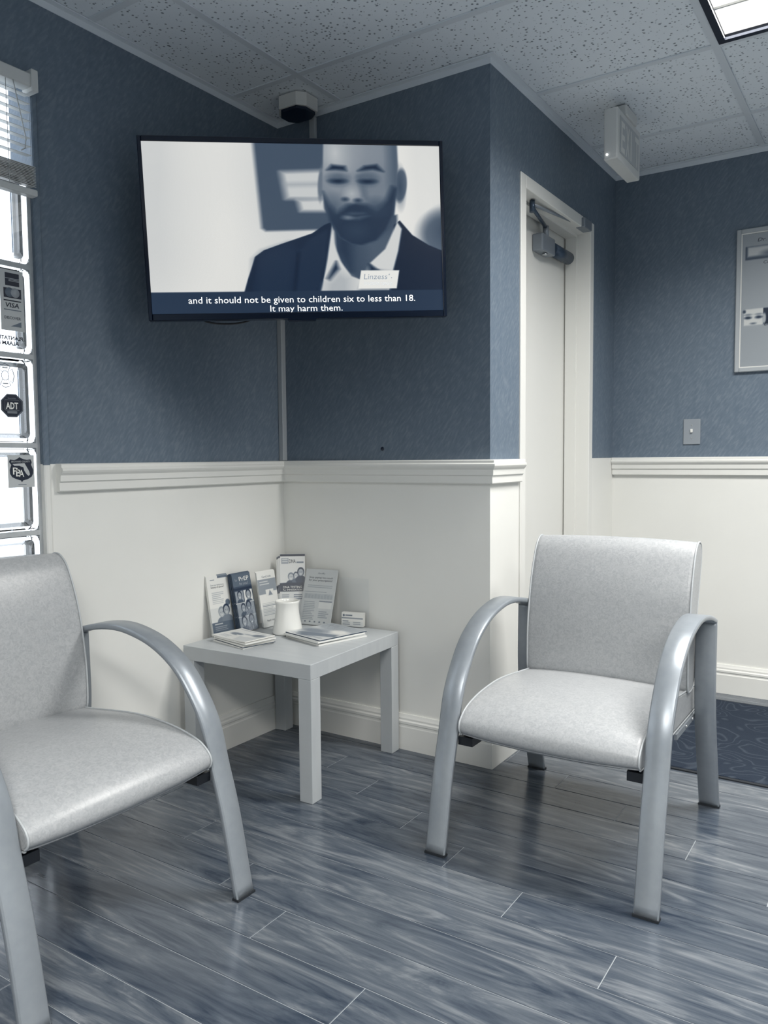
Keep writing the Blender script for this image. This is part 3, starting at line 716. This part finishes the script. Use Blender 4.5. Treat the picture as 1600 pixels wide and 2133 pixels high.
scr['label'] = 'lit screen showing a bearded man in a dark jacket'
def stext(body, mat, x, y, wpx, hpx=None, **kw):
    u, v = TVU(x, y); u2, _ = TVU(x+wpx, y)
    return text(body, mat, scr, ((u-.5)*SWd, -.0006, (1-v)*SHt), width=(u2-u)*SWd, height=(hpx/822*SHt if hpx else None), **kw)
stext('and it should not be given to children six to less than 18.', M['tvtext'], 290, 853, 1082, 33, name='caption')
stext('It may harm them.', M['tvtext'], 670, 897, 345, 32, name='caption')
stext('Linzess', M['tvgrey'], 1119, 741, 116, 28, name='brand_text', shear=.15)
stext('(linaclotide) capsules', M['tvpale'], 1119, 769, 140, 19, name='brand_text')
stext("\u02bb,", M['tvgrey'], 1242, 735, 16, 20, name='brand_text')
B().tube([(-.12+.14*math.sin(a)*.6-.12, .06, -TH/2-.004-.022*math.cos(a)+.02) for a in np.linspace(-1.7, 1.7, 14)], .003, 6).build('power_cable', M['black'], tv)

# ================================================================== THINGS ON THE TABLE
UP = Vector((0, 0, 1))
def lean(o, bl, br, tl_):
    """place a sheet whose local X runs along its foot and local Z up its face"""
    bl, br, tl_ = Vector(bl), Vector(br), Vector(tl_)
    ex = (br-bl).normalized(); ez = (tl_-bl); ez = (ez-ex*ez.dot(ex)).normalized(); ey = ez.cross(ex)
    o.matrix_world = Matrix(((ex.x, ey.x, ez.x, bl.x), (ex.y, ey.y, ez.y, bl.y), (ex.z, ey.z, ez.z, bl.z), (0, 0, 0, 1)))
def brochure(name, label, group, w, h, pic, th=.0016, texts=(), cat='brochure', edge='paper'):
    t = thing(name, label, cat, group=group)
    B().box((0, 0, 0), (w, th, h)).build('pages', M[edge], t)
    cv = canvas('cover', w, h, pic, M['print'], t, (0, -.0003, 0), (0, 0))
    for body, mt, u, v, wd, ht, al in texts:
        text(body, M[mt], cv, (u*w, -.0004, (1-v)*h), width=wd*w, height=ht*h if ht else None, align=al, name='lettering')
    return t
def holder(name, label, w, h, pocket, depth):
    """clear pocket: back sheet, front pocket, two sides, base"""
    t = thing(name, label, 'holder')
    B().box((-.004, depth, 0), (w+.004, depth+.002, h)).build('back_sheet', M['acrylic'], t)
    B().box((-.004, -.004, 0), (w+.004, -.002, pocket)).build('pocket', M['acrylic'], t)
    for x in (-.0055, w+.004): B().box((x, -.004, 0), (x+.0015, depth+.002, pocket)).build('side_panel', M['acrylic'], t)
    B().box((-.004, -.002, -.0015), (w+.004, depth, 0)).build('base_sheet', M['acrylic'], t)
    return t
ORDN = ['', 'second', 'third', 'fourth', 'fifth', 'sixth', 'seventh', 'eighth', 'ninth']
def stack(first, n, dy, dz, labels_back, dx=0.0):
    """further copies of a brochure standing behind the front one"""
    for q in range(1, n):
        c = copy_tree(first); c['label'] = labels_back+f', {ORDN[q]} from the front'
        for ch in list(c.children):
            if ch.name.startswith('cover'):
                for g in list(ch.children): bpy.data.objects.remove(g)
        jit = (random.Random(q*5+n)).uniform(-1, 1)
        c.matrix_world = first.matrix_world @ Matrix.Translation((dx*q+.001*jit, dy*q, dz*(q % 3)+.0008*abs(jit)))
# 1 family history
p = Pic(60, 130, 226); p.rect(.52, .0, 1, .045, 110); p.rect(.16, .06, .36, .075, 150); p.lines(.16, .72, .27, .48, 7, 165, 2); p.ell(.86, .47, .11, .055, 105)
p.person(.52, .63, .13, 190, 150, 120); p.person(.75, .60, .13, 175, 45, 130); p.rect(0, .78, 1, .955, 100); p.lines(.12, .86, .84, .93, 3, 170, 4); p.rect(.12, .80, .5, .82, 200)
b1 = brochure('brochure', 'pale brochure with two women\'s faces, front of the leftmost holder', 'cancer history brochures', .098, .218, p.a,
              texts=[('Does your family have a', 'ink_mid', .16, .165, .62, .028, 'LEFT'), ('history of cancer?', 'ink', .16, .205, .62, .034, 'LEFT')])
h1 = holder('brochure_holder', 'clear acrylic holder of the leftmost brochures, nearest the window', .1, .15, .10, .016)
BL, BR_, TL = (.0455, -.455, TB+.002), (.0555, -.357, TB+.002), (.0065, -.462, TB+.212)
lean(b1, BL, BR_, TL); lean(h1, BL, BR_, TL)
stack(b1, 5, .0022, .002, 'pale brochure stacked behind the one with two women\'s faces')
# 2 PrEP
p = Pic(70, 140, 70); p.rect(0, 0, 1, .22, 100); p.rect(0, .245, 1, .285, 40)
for (x0, y0, x1, y1), ppl in (((.04, .30, .46, .50), [(.26, .38, .10)]), ((.50, .30, .97, .50), [(.74, .39, .12)]), ((.04, .51, .97, .735), [(.36, .60, .10), (.66, .58, .11)]), ((.04, .745, .97, .97), [(.30, .83, .12), (.70, .82, .12)])):
    p.rect(x0, y0, x1, y1, 150 if ppl[0][1] != .39 else 215)
    for q, (cx, cy, r) in enumerate(ppl): p.person(cx, cy, r, 160-25*q, 35, 80+40*q)
    if y1 < .97: p.rect(0, y1, 1, y1+.012, 215)
b2 = brochure('brochure', 'dark brochure with a grid of face photos and the word PrEP, front copy', 'PrEP brochures', .1, .218, p.a,
              texts=[('PrEP', 'ink_light', .36, .13, .54, .075, 'LEFT'), ('Is', 'ink_soft', .14, .125, .10, .045, 'LEFT'), ('for you?', 'ink_soft', .34, .20, .48, .05, 'LEFT')], edge='cover_dark')
h2 = holder('brochure_holder', 'clear acrylic holder of the dark PrEP brochures', .102, .14, .09, .022)
BL, BR_, TL = (.0865, -.357, TB+.002), (.0835, -.257, TB+.002), (.0445, -.362, TB+.214)
lean(b2, BL, BR_, TL); lean(h2, BL, BR_, TL)
stack(b2, 8, .0026, .0022, 'dark brochure stacked behind the front PrEP copy')
# 3 credit leaflet
p = Pic(56, 130, 230); p.rect(0, .135, 1, .37, 150); p.rect(.0, .365, .55, .41, 150); p.rect(.38, .33, .80, .45, 225); p.poly([(.5, .44), (.6, .34), (.74, .44)], 140); p.lines(.1, .85, .56, .80, 9, 170, 6); p.rect(.1, .62, .85, .63, 120)
p.lines(.1, .7, .16, .25, 2, 215, 3)
b3 = brochure('brochure', 'white leaflet with a grey band and a small boat picture, front copy', 'credit leaflets', .098, .212, p.a,
              texts=[('CareCredit', 'ink_mid', .26, .11, .5, .04, 'LEFT'), ('Apply today', 'ink', .22, .90, .5, .035, 'LEFT')])
h3 = holder('brochure_holder', 'clear acrylic holder of the white leaflets beside the cup', .1, .12, .07, .012)
BL, BR_, TL = (.1015, -.2475, TB+.002), (.1065, -.1495, TB+.002), (.0645, -.2525, TB+.208)
lean(b3, BL, BR_, TL); lean(h3, BL, BR_, TL)
stack(b3, 3, .0024, .002, 'white leaflet stacked behind the one with the boat picture')
# 4 DNA rack card
p = Pic(64, 160, 214); p.rect(0, 0, 1, .034, 22); p.rect(.06, .06, .34, .15, 150); p.rect(.09, .072, .31, .088, 205); p.rect(.09, .108, .31, .124, 205); p.rect(.66, .118, .95, .14, 110)
p.person(.44, .355, .10, 185, 110, 60); p.person(.64, .335, .085, 190, 60, 90); p.person(.83, .285, .11, 160, 30, 48)
p.ell(.5, .47, .75, .03, 34); p.rect(0, .46, 1, .575, 34); p.rect(0, .577, 1, 1, 205); p.lines(.08, .42, .61, .70, 3, 120, 9); p.lines(.55, .95, .61, .70, 3, 80, 12); p.lines(.15, .85, .76, .80, 1, 60, 4); p.lines(.15, .85, .86, .92, 2, 130, 4)
b4 = brochure('rack_card', 'tall DNA testing rack card standing in the corner, front copy', 'DNA rack cards', .1, .262, p.a, cat='brochure',
              texts=[('DNA', 'ink', .37, .14, .26, .062, 'LEFT'), ('DNA TESTING', 'ink_light', .5, .525, .74, .036, 'CENTER'), ('For IMMIGRATION', 'ink_light', .5, .563, .74, .026, 'CENTER')])
BL, BR_, TL = (.1035, -.148, TB+.002), (.1805, -.0885, TB+.002), (.038, -.0845, TB+.262)
BL = (.0905, -.142, TB+.0135); BR_ = (.1695, -.081, TB+.0135); TL = (.0345, -.083, TB+.2735)
lean(b4, BL, BR_, TL)
h4 = holder('brochure_holder', 'clear acrylic holder of the tall DNA cards in the corner', .117, .16, .1, .014); lean(h4, BL, BR_, TL)
h4.matrix_world = Matrix.Translation((0, 0, -.0105)) @ h4.matrix_world @ Matrix.Translation((-.0155, 0, 0))
for q in range(1, 4):
    c = copy_tree(b4); c['label'] = f'DNA rack card peeking out at left, {["first", "second", "last"][q-1]} one behind the front copy'
    for ch in list(c.children):
        for g in list(ch.children): bpy.data.objects.remove(g)
    c.matrix_world = b4.matrix_world @ Matrix.Translation((-.004*q-.002, .0026*q, -.004-.0022*q))
# 5 prescription flyer
p = Pic(80, 140, 204); p.lines(.12, .9, .28, .34, 2, 150, 2); p.lines(.05, .95, .40, .42, 1, 110, 3); p.rect(.06, .44, .94, .535, 185)
for q in range(9): p.rect(.08+.1*q, .45+.01*(q % 3), .15+.1*q, .53, 165, .01, .5)
p.rect(.55, .565, .95, .70, 222); p.rect(.55, .565, .95, .585, 140); p.lines(.08, .45, .58, .92, 11, 140, 5, .7); p.lines(.58, .9, .74, .88, 4, 140, 8, .7)
for q in range(5): p.ell(.2+.15*q, .945, .025, .012, 90)
b5 = brochure('flyer', 'pale prescription savings flyer leaning back in a slanted clear stand', None, .142, .218, p.a, cat='flyer',
              texts=[('GoodRx', 'ink_mid', .5, .085, .22, .03, 'CENTER'), ('Stop paying too much', 'ink', .5, .165, .74, .036, 'CENTER'), ('for your prescriptions!', 'ink', .5, .215, .74, .036, 'CENTER')])
BL, BR_, TL = (.162, -.1165, TB+.003), (.303, -.097, TB+.003), (.174, -.043, TB+.208)
lean(b5, BL, BR_, TL)
h5 = thing('sign_stand', 'slanted clear acrylic stand holding the prescription flyer', 'holder')
B().box((-.003, .0022, -.002), (.145, .0042, .222)).build('back_sheet', M['acrylic'], h5); B().box((-.003, -.003, -.002), (.145, -.0012, .218)).build('front_sheet', M['acrylic'], h5)
lean(h5, BL, BR_, TL)
sh = tag(B().box((0, 0, 0), (.135, .002, .184)).box((0, -.008, 0), (.135, 0, .002)).build('acrylic_stand', M['acrylic']), 'empty clear acrylic sign stand behind the business cards', 'holder')
sh.location = (.293, -.021, TB); sh.rotation_euler = (0, 0, .03)
# business cards
ch_ = thing('card_holder', 'small clear holder full of white business cards', 'holder', (.331, -.0625, TB), .21)
B().box((-.002, -.003, 0), (.091, -.0015, .022)).box((-.002, .024, 0), (.091, .0255, .03)).box((-.002, -.003, 0), (.091, .0255, .0015)).build('tray', M['acrylic'], ch_)
for q in range(9):
    o = thing('business_card', 'white business card printed with a logo line, front of the small holder' if q == 0 else f'white business card in the small holder, {ORDN[q]} from the front', 'card', group='business cards')
    if q == 0:
        p = Pic(50, 30, 228); p.rect(.0, .34, 1, .42, 150); p.ell(.1, .18, .05, .09, 110); p.rect(.18, .13, .5, .23, 130); p.lines(.06, .42, .55, .9, 3, 120, 1); p.lines(.55, .9, .6, .9, 2, 150, 2)
        B().box((0, 0, 0), (.089, .0016, .051)).build('card_stock', M['paper'], o); canvas('card_print', .089, .051, p.a, M['print'], o, (0, -.0003, 0), (0, 0))
    else: B().box((0, 0, 0), (.089, .0016, .051)).build('card_stock', M['paper'], o)
    o.matrix_world = Matrix.Translation((.331, -.0625, TB)) @ Matrix.Rotation(.21, 4, 'Z') @ Matrix.Translation((.0004*(q % 3), .0005+.0024*q, .002+.0015*(q % 2))) @ Matrix.Rotation(-.10, 4, 'X')
# cup
cup = thing('cup', 'white glazed ceramic cup with flared foot in the middle of the table', 'cup', (.228, -.258, TB))
prof = [(0, .0), (.053, .0), (.0575, .003), (.0565, .010), (.052, .030), (.047, .055), (.0435, .080), (.0425, .097), (.0435, .111), (.0458, .1175), (.0455, .1205), (.0435, .1210), (.0415, .118), (.0395, .105), (.039, .08), (.041, .05), (.042, .012), (0, .008)]
B().lathe(prof, 48).build('body', M['ceramic'], cup)
B().lathe([(.0442, .1195), (.0452, .1212), (.0442, .1225), (.0428, .1212), (.0442, .1195)], 48).build('rim', M['ceramic'], cup)
# magazines
def magazine(label, group, w, h, th, pic, loc, rz, edge='paper', curl=.0):
    t = thing('magazine', label, 'magazine', loc, rz, group)
    b = B(); nx = 8; rings = []
    for i in range(nx+1):
        x = -w/2+w*i/nx; zc = curl*(abs(2*i/nx-1)**3)
        rings.append([b.bm.verts.new((x, y, z+zc)) for y, z in ((-h/2, 0), (h/2, 0), (h/2, th), (-h/2, th))])
    for a, c in zip(rings, rings[1:]):
        for k in range(4): b.bm.faces.new((a[k], a[(k+1) % 4], c[(k+1) % 4], c[k]))
    b.bm.faces.new(rings[0]); b.bm.faces.new(rings[-1][::-1]); b.build('pages', M[edge], t)
    c = canvas('cover', w, h, pic, M['print'], t, (0, 0, th+.0003), (.5, .5)); c.rotation_euler = (-math.pi/2, 0, 0)
    if curl:
        me = c.data; n = len(me.vertices); co = np.zeros(n*3); me.vertices.foreach_get('co', co); co = co.reshape(-1, 3)
        co[:, 1] -= curl*np.abs(2*co[:, 0]/w)**3; me.vertices.foreach_set('co', co.ravel())
    return t
z = TB; rg = random.Random(3)
spec = [('paper', .004), ('cover_dark', .0022), ('paper', .0045), ('paper2', .003), ('paper', .004), ('paper', .003)]
for q, (ed, th) in enumerate(spec):
    p = Pic(50, 62, 222); p.rect(.05, .06, .95, .13, 190)
    if q == 5:
        p.ell(.30, .5, .16, .12, 120, .05, k=.8); p.ell(.55, .38, .13, .05, 170, .04); p.ell(.8, .32, .16, .14, 90, .08, k=.7); p.rect(.35, .55, .9, .6, 235); p.poly([(.5, .62), (.98, .5), (.98, .95), (.6, .98)], 200, .02); p.lines(.1, .4, .7, .9, 5, 150, 3)
    magazine(f'open paper booklet, {["bottom", "second from bottom", "third from bottom", "third from top", "second from top", "top"][q]} of the left stack in front of the holders', 'left magazine stack', .185, .132, th, p.a,
             (.192+rg.uniform(-.006, .006), -.452+rg.uniform(-.006, .006), z), -.20+rg.uniform(-.06, .06), ed, .002 if q == 5 else 0)
    z += th+.0005
z = TB
spec = [('paper', .006), ('paper2', .004), ('paper', .006), ('cover_dark', .003)]
for q, (ed, th) in enumerate(spec):
    p = Pic(60, 60, 215); p.rect(.0, .0, 1, 1, 200)
    if q == 3:
        p.poly([(0, .0), (1, .0), (1, .35), (.6, .55), (0, .3)], 165, .1); p.ell(.3, .6, .3, .14, 120, .12, k=.8); p.ell(.75, .4, .2, .12, 228, .08); p.poly([(.1, .8), (.9, .55), (1, .7), (.3, 1)], 105, .06, .8); p.lines(.08, .9, .86, .97, 3, 110, 2)
    magazine(f'glossy magazine, {["bottom", "second", "third", "top"][q]} of the right stack beside the cup', 'right magazine stack', .20, .215, th, p.a,
             (.392+rg.uniform(-.006, .006), -.24+rg.uniform(-.006, .006), z), -.30+rg.uniform(-.08, .08), ed)
    z += th+.0005
# crumpled clear wrapper on the right stack
rg = random.Random(11); b = B(); gv = []
for i in range(9):
    for j in range(6):
        e = min(i, 8-i, j, 5-j)
        gv.append(b.bm.verts.new((-.07+.0175*i+rg.uniform(-.003, .003), -.03+.012*j+rg.uniform(-.003, .003), .0015+(rg.uniform(.004, .016) if e else 0))))
for i in range(8):
    for j in range(5):
        a = i*6+j; b.bm.faces.new((gv[a], gv[a+6], gv[a+7], gv[a+1]))
wr = tag(b.build('plastic_wrapper', M['acrylic']), 'crumpled clear plastic wrapper on top of the right magazine stack', 'wrapper'); wr.location = (.41, -.185, z); wr.rotation_euler = (0, 0, -.2)

# ================================================================== WALL AND CEILING FITTINGS
ex = thing('exit_sign', 'white exit sign box hanging edge on from the ceiling by the door', 'exit sign', (1.175, .664, 2.385))
B().box((-.026, -.15, -.187), (.026, .15, 0), .005).build('housing', M['housing'], ex)
pn = B().box((.0262, -.122, -.158), (.0274, .122, -.024)).build('face_panel', M['sign_panel'], ex)
for q, ch in enumerate('EXIT'):
    text(ch, M['sign_letter'], pn, (.028, -.108+.060*q, -.148), height=.112, width=.047 if ch != 'I' else .013, name='letter', rot=(math.pi/2, 0, math.pi/2), bold=.02)
pn2 = B().box((-.0274, -.122, -.158), (-.0262, .122, -.024)).build('face_panel', M['sign_panel'], ex)
B().box((-.02, -.0515, .0), (.03, .09, .042), .006).build('canopy', M['housing'], ex)
ld_ = B().lathe([(0, 0), (.004, 0), (.003, .003), (0, .004)], 10).build('indicator_lamp', M['led'], ex); ld_.location = (-.012, -.1505, -.168); ld_.rotation_euler = (math.pi/2, 0, 0)
det = thing('motion_detector', 'small angular motion detector on the ceiling above the television', 'detector', (.195, -.115, H))
B().prism([(-.07, -.02), (-.035, -.062), (.045, -.062), (.07, -.03), (.07, .035), (.03, .06), (-.045, .06), (-.07, .03)], 2, -.048, -.0015).build('shell', M['detector'], det)
B().prism([(-.062, -.018), (-.03, -.055), (.04, -.055), (.062, -.026), (.062, .03), (.026, .053), (-.04, .053), (-.062, .026)], 2, -.058, -.048).build('lens', M['dark'], det)
sw = thing('light_switch', 'single toggle light switch plate on the far wall', 'switch', (1.298, D, 1.204))
B().box((-.0375, -.006, -.058), (.0375, -.0003, .058), .002).build('cover_plate', M['plate'], sw)
B().box((-.005, -.014, -.004), (.005, -.006, .012), .001, 1).build('toggle', M['ink_light'], sw)
for zz in (-.03, .03):
    s_ = B().lathe([(0, 0), (.003, 0), (.002, .0012), (0, .0015)], 8).build('screw', M['steel'], sw); s_.location = (0, -.006, zz); s_.rotation_euler = (math.pi/2, 0, 0)
# framed poster
PW, PH = .47, .622
po = thing('framed_poster', 'framed office poster with face photos on the far wall above the switch', 'poster', (1.476, D, 1.462))
fb = B(); fw = .019
for lo, hi in (((0, -.018, 0), (fw, -.0004, PH)), ((PW-fw, -.018, 0), (PW, -.0004, PH)), ((fw, -.018, 0), (PW-fw, -.0004, fw)), ((fw, -.018, PH-fw), (PW-fw, -.0004, PH))): fb.box(lo, hi, .003, 1)
fb.build('frame', M['pframe'], po)
lb = B()
for lo, hi in (((fw, -.0145, fw), (fw+.004, -.008, PH-fw)), ((PW-fw-.004, -.0145, fw), (PW-fw, -.008, PH-fw)), ((fw+.004, -.0145, fw), (PW-fw-.004, -.008, fw+.004)), ((fw+.004, -.0145, PH-fw-.004), (PW-fw-.004, -.008, PH-fw))): lb.box(lo, hi)
lb.build('inner_lip', M['pline'], po)
p = Pic(120, 160, 168)
p.rect(.04, .10, .60, .20, 78); p.rect(.06, .105, .34, .175, 205, .02); p.ell(.25, .16, .06, .02, 120, .03); p.ell(.30, .17, .03, .012, 95, .02); p.rect(.30, .10, .60, .15, 120, .05, .8)
p.rect(.035, .565, .305, .685, 222); p.rect(.215, .565, .305, .685, 22); p.ell(.225, .64, .018, .04, 185, .01)
for cx in (.075, .175): p.ell(cx, .628, .030, .010, 26, .012); p.ell(cx, .605, .034, .006, 130, .008)
p.ell(.125, .672, .025, .006, 90, .01); p.ell(.04, .58, .014, .012, 50, .01)
p.lines(.42, .9, .73, .76, 1, 120, 2); p.lines(.3, .75, .80, .88, 3, 115, 4)
sheet = canvas('poster_sheet', PW-2*fw, PH-2*fw, p.a, M['print'], po, (fw, -.0095, fw), (0, 0))
text('Dr. Peren', M['ink'], sheet, (.065, -.0005, .543), height=.016, width=.11, shear=.2)
text('Comm', M['ink'], sheet, (.09, -.0005, .445), height=.014, width=.058, shear=.2)
text('Dr. Pe', M['ink'], sheet, (.098, -.0005, .178), height=.015, width=.066, shear=.2)
gl = B().box((fw, -.0125, fw), (PW-fw, -.0115, PH-fw)).build('glazing', M['acrylic'], po)
# floor mat
fm = thing('floor_mat', 'dark swirl patterned carpet mat on the floor by the door', 'mat', (0, 0, 0))
B().box((1.13, .335, .0003), (2.15, 1.222, .008), .002, 1).build('pile', M['carpet'], fm)
eb = B()
for lo, hi in (((1.115, .32, .0003), (2.165, .335, .005)), ((1.115, 1.222, .0003), (2.165, 1.237, .005)), ((1.115, .335, .0003), (1.13, 1.222, .005)), ((2.15, .335, .0003), (2.165, 1.222, .005))): eb.box(lo, hi)
eb.build('rubber_edge', M['rubber'], fm)

# ================================================================== WINDOW BLIND AND STICKERS
bl = thing('window_blind', 'horizontal slat blind half drawn up over the top of the glass block window', 'blind', (0, 0, 0))
BYR, BYL = -1.100, -2.60
B().box((.006, BYL, 2.142), (.046, BYR+.004, 2.180), .003, 1).build('head_rail', M['blind_rail'], bl)
B().box((.003, BYR-.008, 2.132), (.052, BYR+.013, 2.192), .002, 1).build('end_bracket', M['blind_rail'], bl)
tilt = Matrix.Rotation(math.radians(7), 3, 'Y')
slat = None
for q in range(8):
    o = B().box((.014, BYL, -.0006), (.040, BYR-.008, .0006), rot=tilt).build('slat', M['blind'], bl) if slat is None else link(slat.copy(), bl)
    slat = slat or o; o.location.z = 2.122-.0235*q
for q in range(14):
    o = link(slat.copy(), bl); o.location.z = 1.928-.0042*q; o.rotation_euler = (0, 0, 0); o.location.y = .010
B().box((.012, BYL, 1.845), (.042, BYR+.006, 1.864), .004).build('bottom_rail', M['blind_rail'], bl)
for y in (-1.18, -1.75, -2.28):
    B().tube([(.0405, y, 2.142), (.0415, y, 1.864)], .0009, 5).build('ladder_cord', M['cord'], bl)
B().tube([(.052, -1.165, 2.14), (.056, -1.148, 2.05), (.056, -1.135, 1.99), (.054, -1.137, 1.965), (.054, -1.15, 1.955)], .0016, 6).build('pull_cord', M['cord'], bl)

XS = XB+.0008
def sticker(name, label, y0, z0, y1, z1):
    return thing(name, label, 'sticker', (XS, (y0+y1)/2, z0), math.pi/2), y1-y0, z1-z0
s1, w, h = sticker('payment_sticker', 'grey vertical strip of card payment logos stuck on the window glass', -1.192, 1.466, -1.121, 1.636)
B().box((-w/2, -.0004, 0), (w/2, 0, h)).build('film', M['sticker'], s1)
B().box((-w*.27, -.0007, h*.74), (w*.33, -.0004, h*.95)).build('card_logo', M['ink'], s1)
for q, zz in enumerate((.855, .835, .815)): B().box((-w*(.27 if q < 1 else .12), -.0010, h*zz), (w*.33, -.0007, h*zz+h*.010)).build('logo_line', M['ink_soft'], s1)
B().box((-w*.35, -.0007, h*.54), (w*.40, -.0004, h*.70)).build('card_logo', M['ink'], s1)
for sx in (-.10, .14):
    o = B().lathe([(0, 0), (w*.19, 0), (w*.19, .0003), (0, .0003)], 24).build('logo_disc', M['ink_mid'] if sx < 0 else M['ink_soft'], s1); o.location = (w*sx, -.0007 if sx < 0 else -.0008, h*.63); o.rotation_euler = (math.pi/2, 0, 0)
B().box((-w*.36, -.0007, h*.485), (w*.38, -.0004, h*.505)).build('logo_line', M['ink'], s1); text('VISA', M['ink'], s1, (.0*w, -.0008, h*.385), width=w*.58, height=h*.075, align='CENTER', bold=.02, shear=.15)
B().box((-w*.36, -.0007, h*.335), (w*.38, -.0004, h*.350)).build('logo_line', M['ink_mid'], s1)
B().box((-w*.38, -.0006, h*.06), (w*.38, -.0004, h*.30)).build('card_logo', M['sticker'], s1); text('DISCOVER', M['ink'], s1, (.0, -.0008, h*.19), width=w*.70, height=h*.045, align='CENTER', bold=.015)
B().prism([(-w*.10, h*.07), (w*.36, h*.07), (w*.36, h*.16)], 1, -.0008, -.0005).build('logo_wedge', M['ink_mid'], s1)
s2, w, h = sticker('permit_lettering', 'mirrored police alarm permit lettering on the window glass under the card strip', -1.30, 1.424, -1.128, 1.452)
text('PLANTATION POLICE', M['ink'], s2, (w/2, -.0004, h*.58), width=.150, height=.0105, mirror=True, bold=.035); text('ALARM PERMIT', M['ink'], s2, (w/2-.012, -.0004, h*.05), width=.108, height=.0105, mirror=True, bold=.035)
s3, w, h = sticker('fire_cross_decal', 'faint outlined fire department cross decal on the window glass', -1.214, 1.304, -1.159, 1.372)
pts = []
for q in range(4):
    a = q*math.pi/2
    for da, r in ((-.62, 1), (-.3, .93), (0, 1.0), (.3, .93), (.62, 1), (math.pi/4, .42)): pts.append((w*.5*r*math.sin(a+da), h*.5+h*.5*r*math.cos(a+da)))
B().tube([(x, -.0004, zz) for x, zz in pts]+[(pts[0][0], -.0004, pts[0][1])], .0011, 5, caps=False).build('outline', M['ink_mid'], s3)
B().tube([(w*.2*math.cos(a), -.0004, h*.5+h*.2*math.sin(a)) for a in np.linspace(0, 2*math.pi, 19)], .0009, 5, caps=False).build('inner_ring', M['ink_mid'], s3)
for dx_, dz_, bw in ((0, .80, .3), (0, .14, .3)): B().box((-w*bw/2, -.0006, h*dz_), (w*bw/2, -.0003, h*(dz_+.05))).build('lettering', M['ink_soft'], s3)
s4, w, h = sticker('security_sticker', 'navy octagonal alarm company sticker on the window glass', -1.203, 1.221, -1.136, 1.287)
oc = [(w*.5*math.cos(math.pi/8+q*math.pi/4)*1.08, h*.5+h*.5*math.sin(math.pi/8+q*math.pi/4)*1.08) for q in range(8)]
B().prism(oc, 1, -.0005, 0).build('octagon', M['ink'], s4)
B().tube([(x*.93, -.0006, h*.5+(zz-h*.5)*.93) for x, zz in oc+oc[:1]], .0005, 4, caps=False).build('border_line', M['ink_soft'], s4)
bx = [(-w*.32, h*.30), (w*.32, h*.30), (w*.32, h*.74), (-w*.32, h*.74)]
B().tube([(x, -.0006, zz) for x, zz in bx+bx[:1]], .0006, 4, caps=False).build('box_line', M['ink_soft'], s4)
text('ADT', M['ink_light'], s4, (0, -.0008, h*.36), width=w*.56, height=h*.28, align='CENTER', bold=.03); text('Secured by', M['ink_soft'], s4, (0, -.0008, h*.79), width=w*.36, height=h*.05, align='CENTER')
for zz in (.17, .22): B().box((-w*.22, -.0008, h*zz), (w*.22, -.0005, h*(zz+.03))).build('lettering', M['ink_soft'], s4)
s5, w, h = sticker('association_sticker', 'grey square sticker with a navy shield and state outline on the window glass', -1.190, 1.020, -1.108, 1.113)
B().box((-w/2, -.0004, 0), (w/2, 0, h)).build('film', M['sticker'], s5)
def U5(x, y): return ((x-260)/312*w, (790-y)/385*h)
shield = [(243, 428), (285, 452), (330, 460), (375, 455), (388, 490), (378, 520), (402, 580), (400, 625), (380, 665), (330, 695), (280, 705), (262, 728), (250, 706), (200, 690), (150, 665), (128, 625), (125, 580), (145, 520), (120, 485), (132, 455), (180, 462), (215, 450)]
B().prism([U5(*q) for q in shield], 1, -.0007, -.0004).build('shield', M['ink'], s5)
B().prism([U5(*q) for q in [(158, 508), (300, 500), (318, 535), (352, 600), (360, 635), (345, 655), (318, 630), (295, 590), (285, 548), (255, 540), (240, 530), (180, 530)]], 1, -.0010, -.0007).build('state_outline', M['sticker'], s5)
for ch, x, y in (('P', 160, 632), ('B', 195, 655), ('A', 230, 662)): text(ch, M['ink_light'], s5, (U5(x, y)[0], -.0013, U5(x, y)[1]), height=.0205, width=.0155, name='letter', bold=.01)
text('BROWARD COUNTY', M['sticker'], s5, (0-.001, -.0009, U5(0, 492)[1]), width=w*.70, height=h*.055, align='CENTER'); B().box((-w*.13, -.0006, h*.08), (w*.18, -.0004, h*.10)).build('lettering', M['ink_mid'], s5)
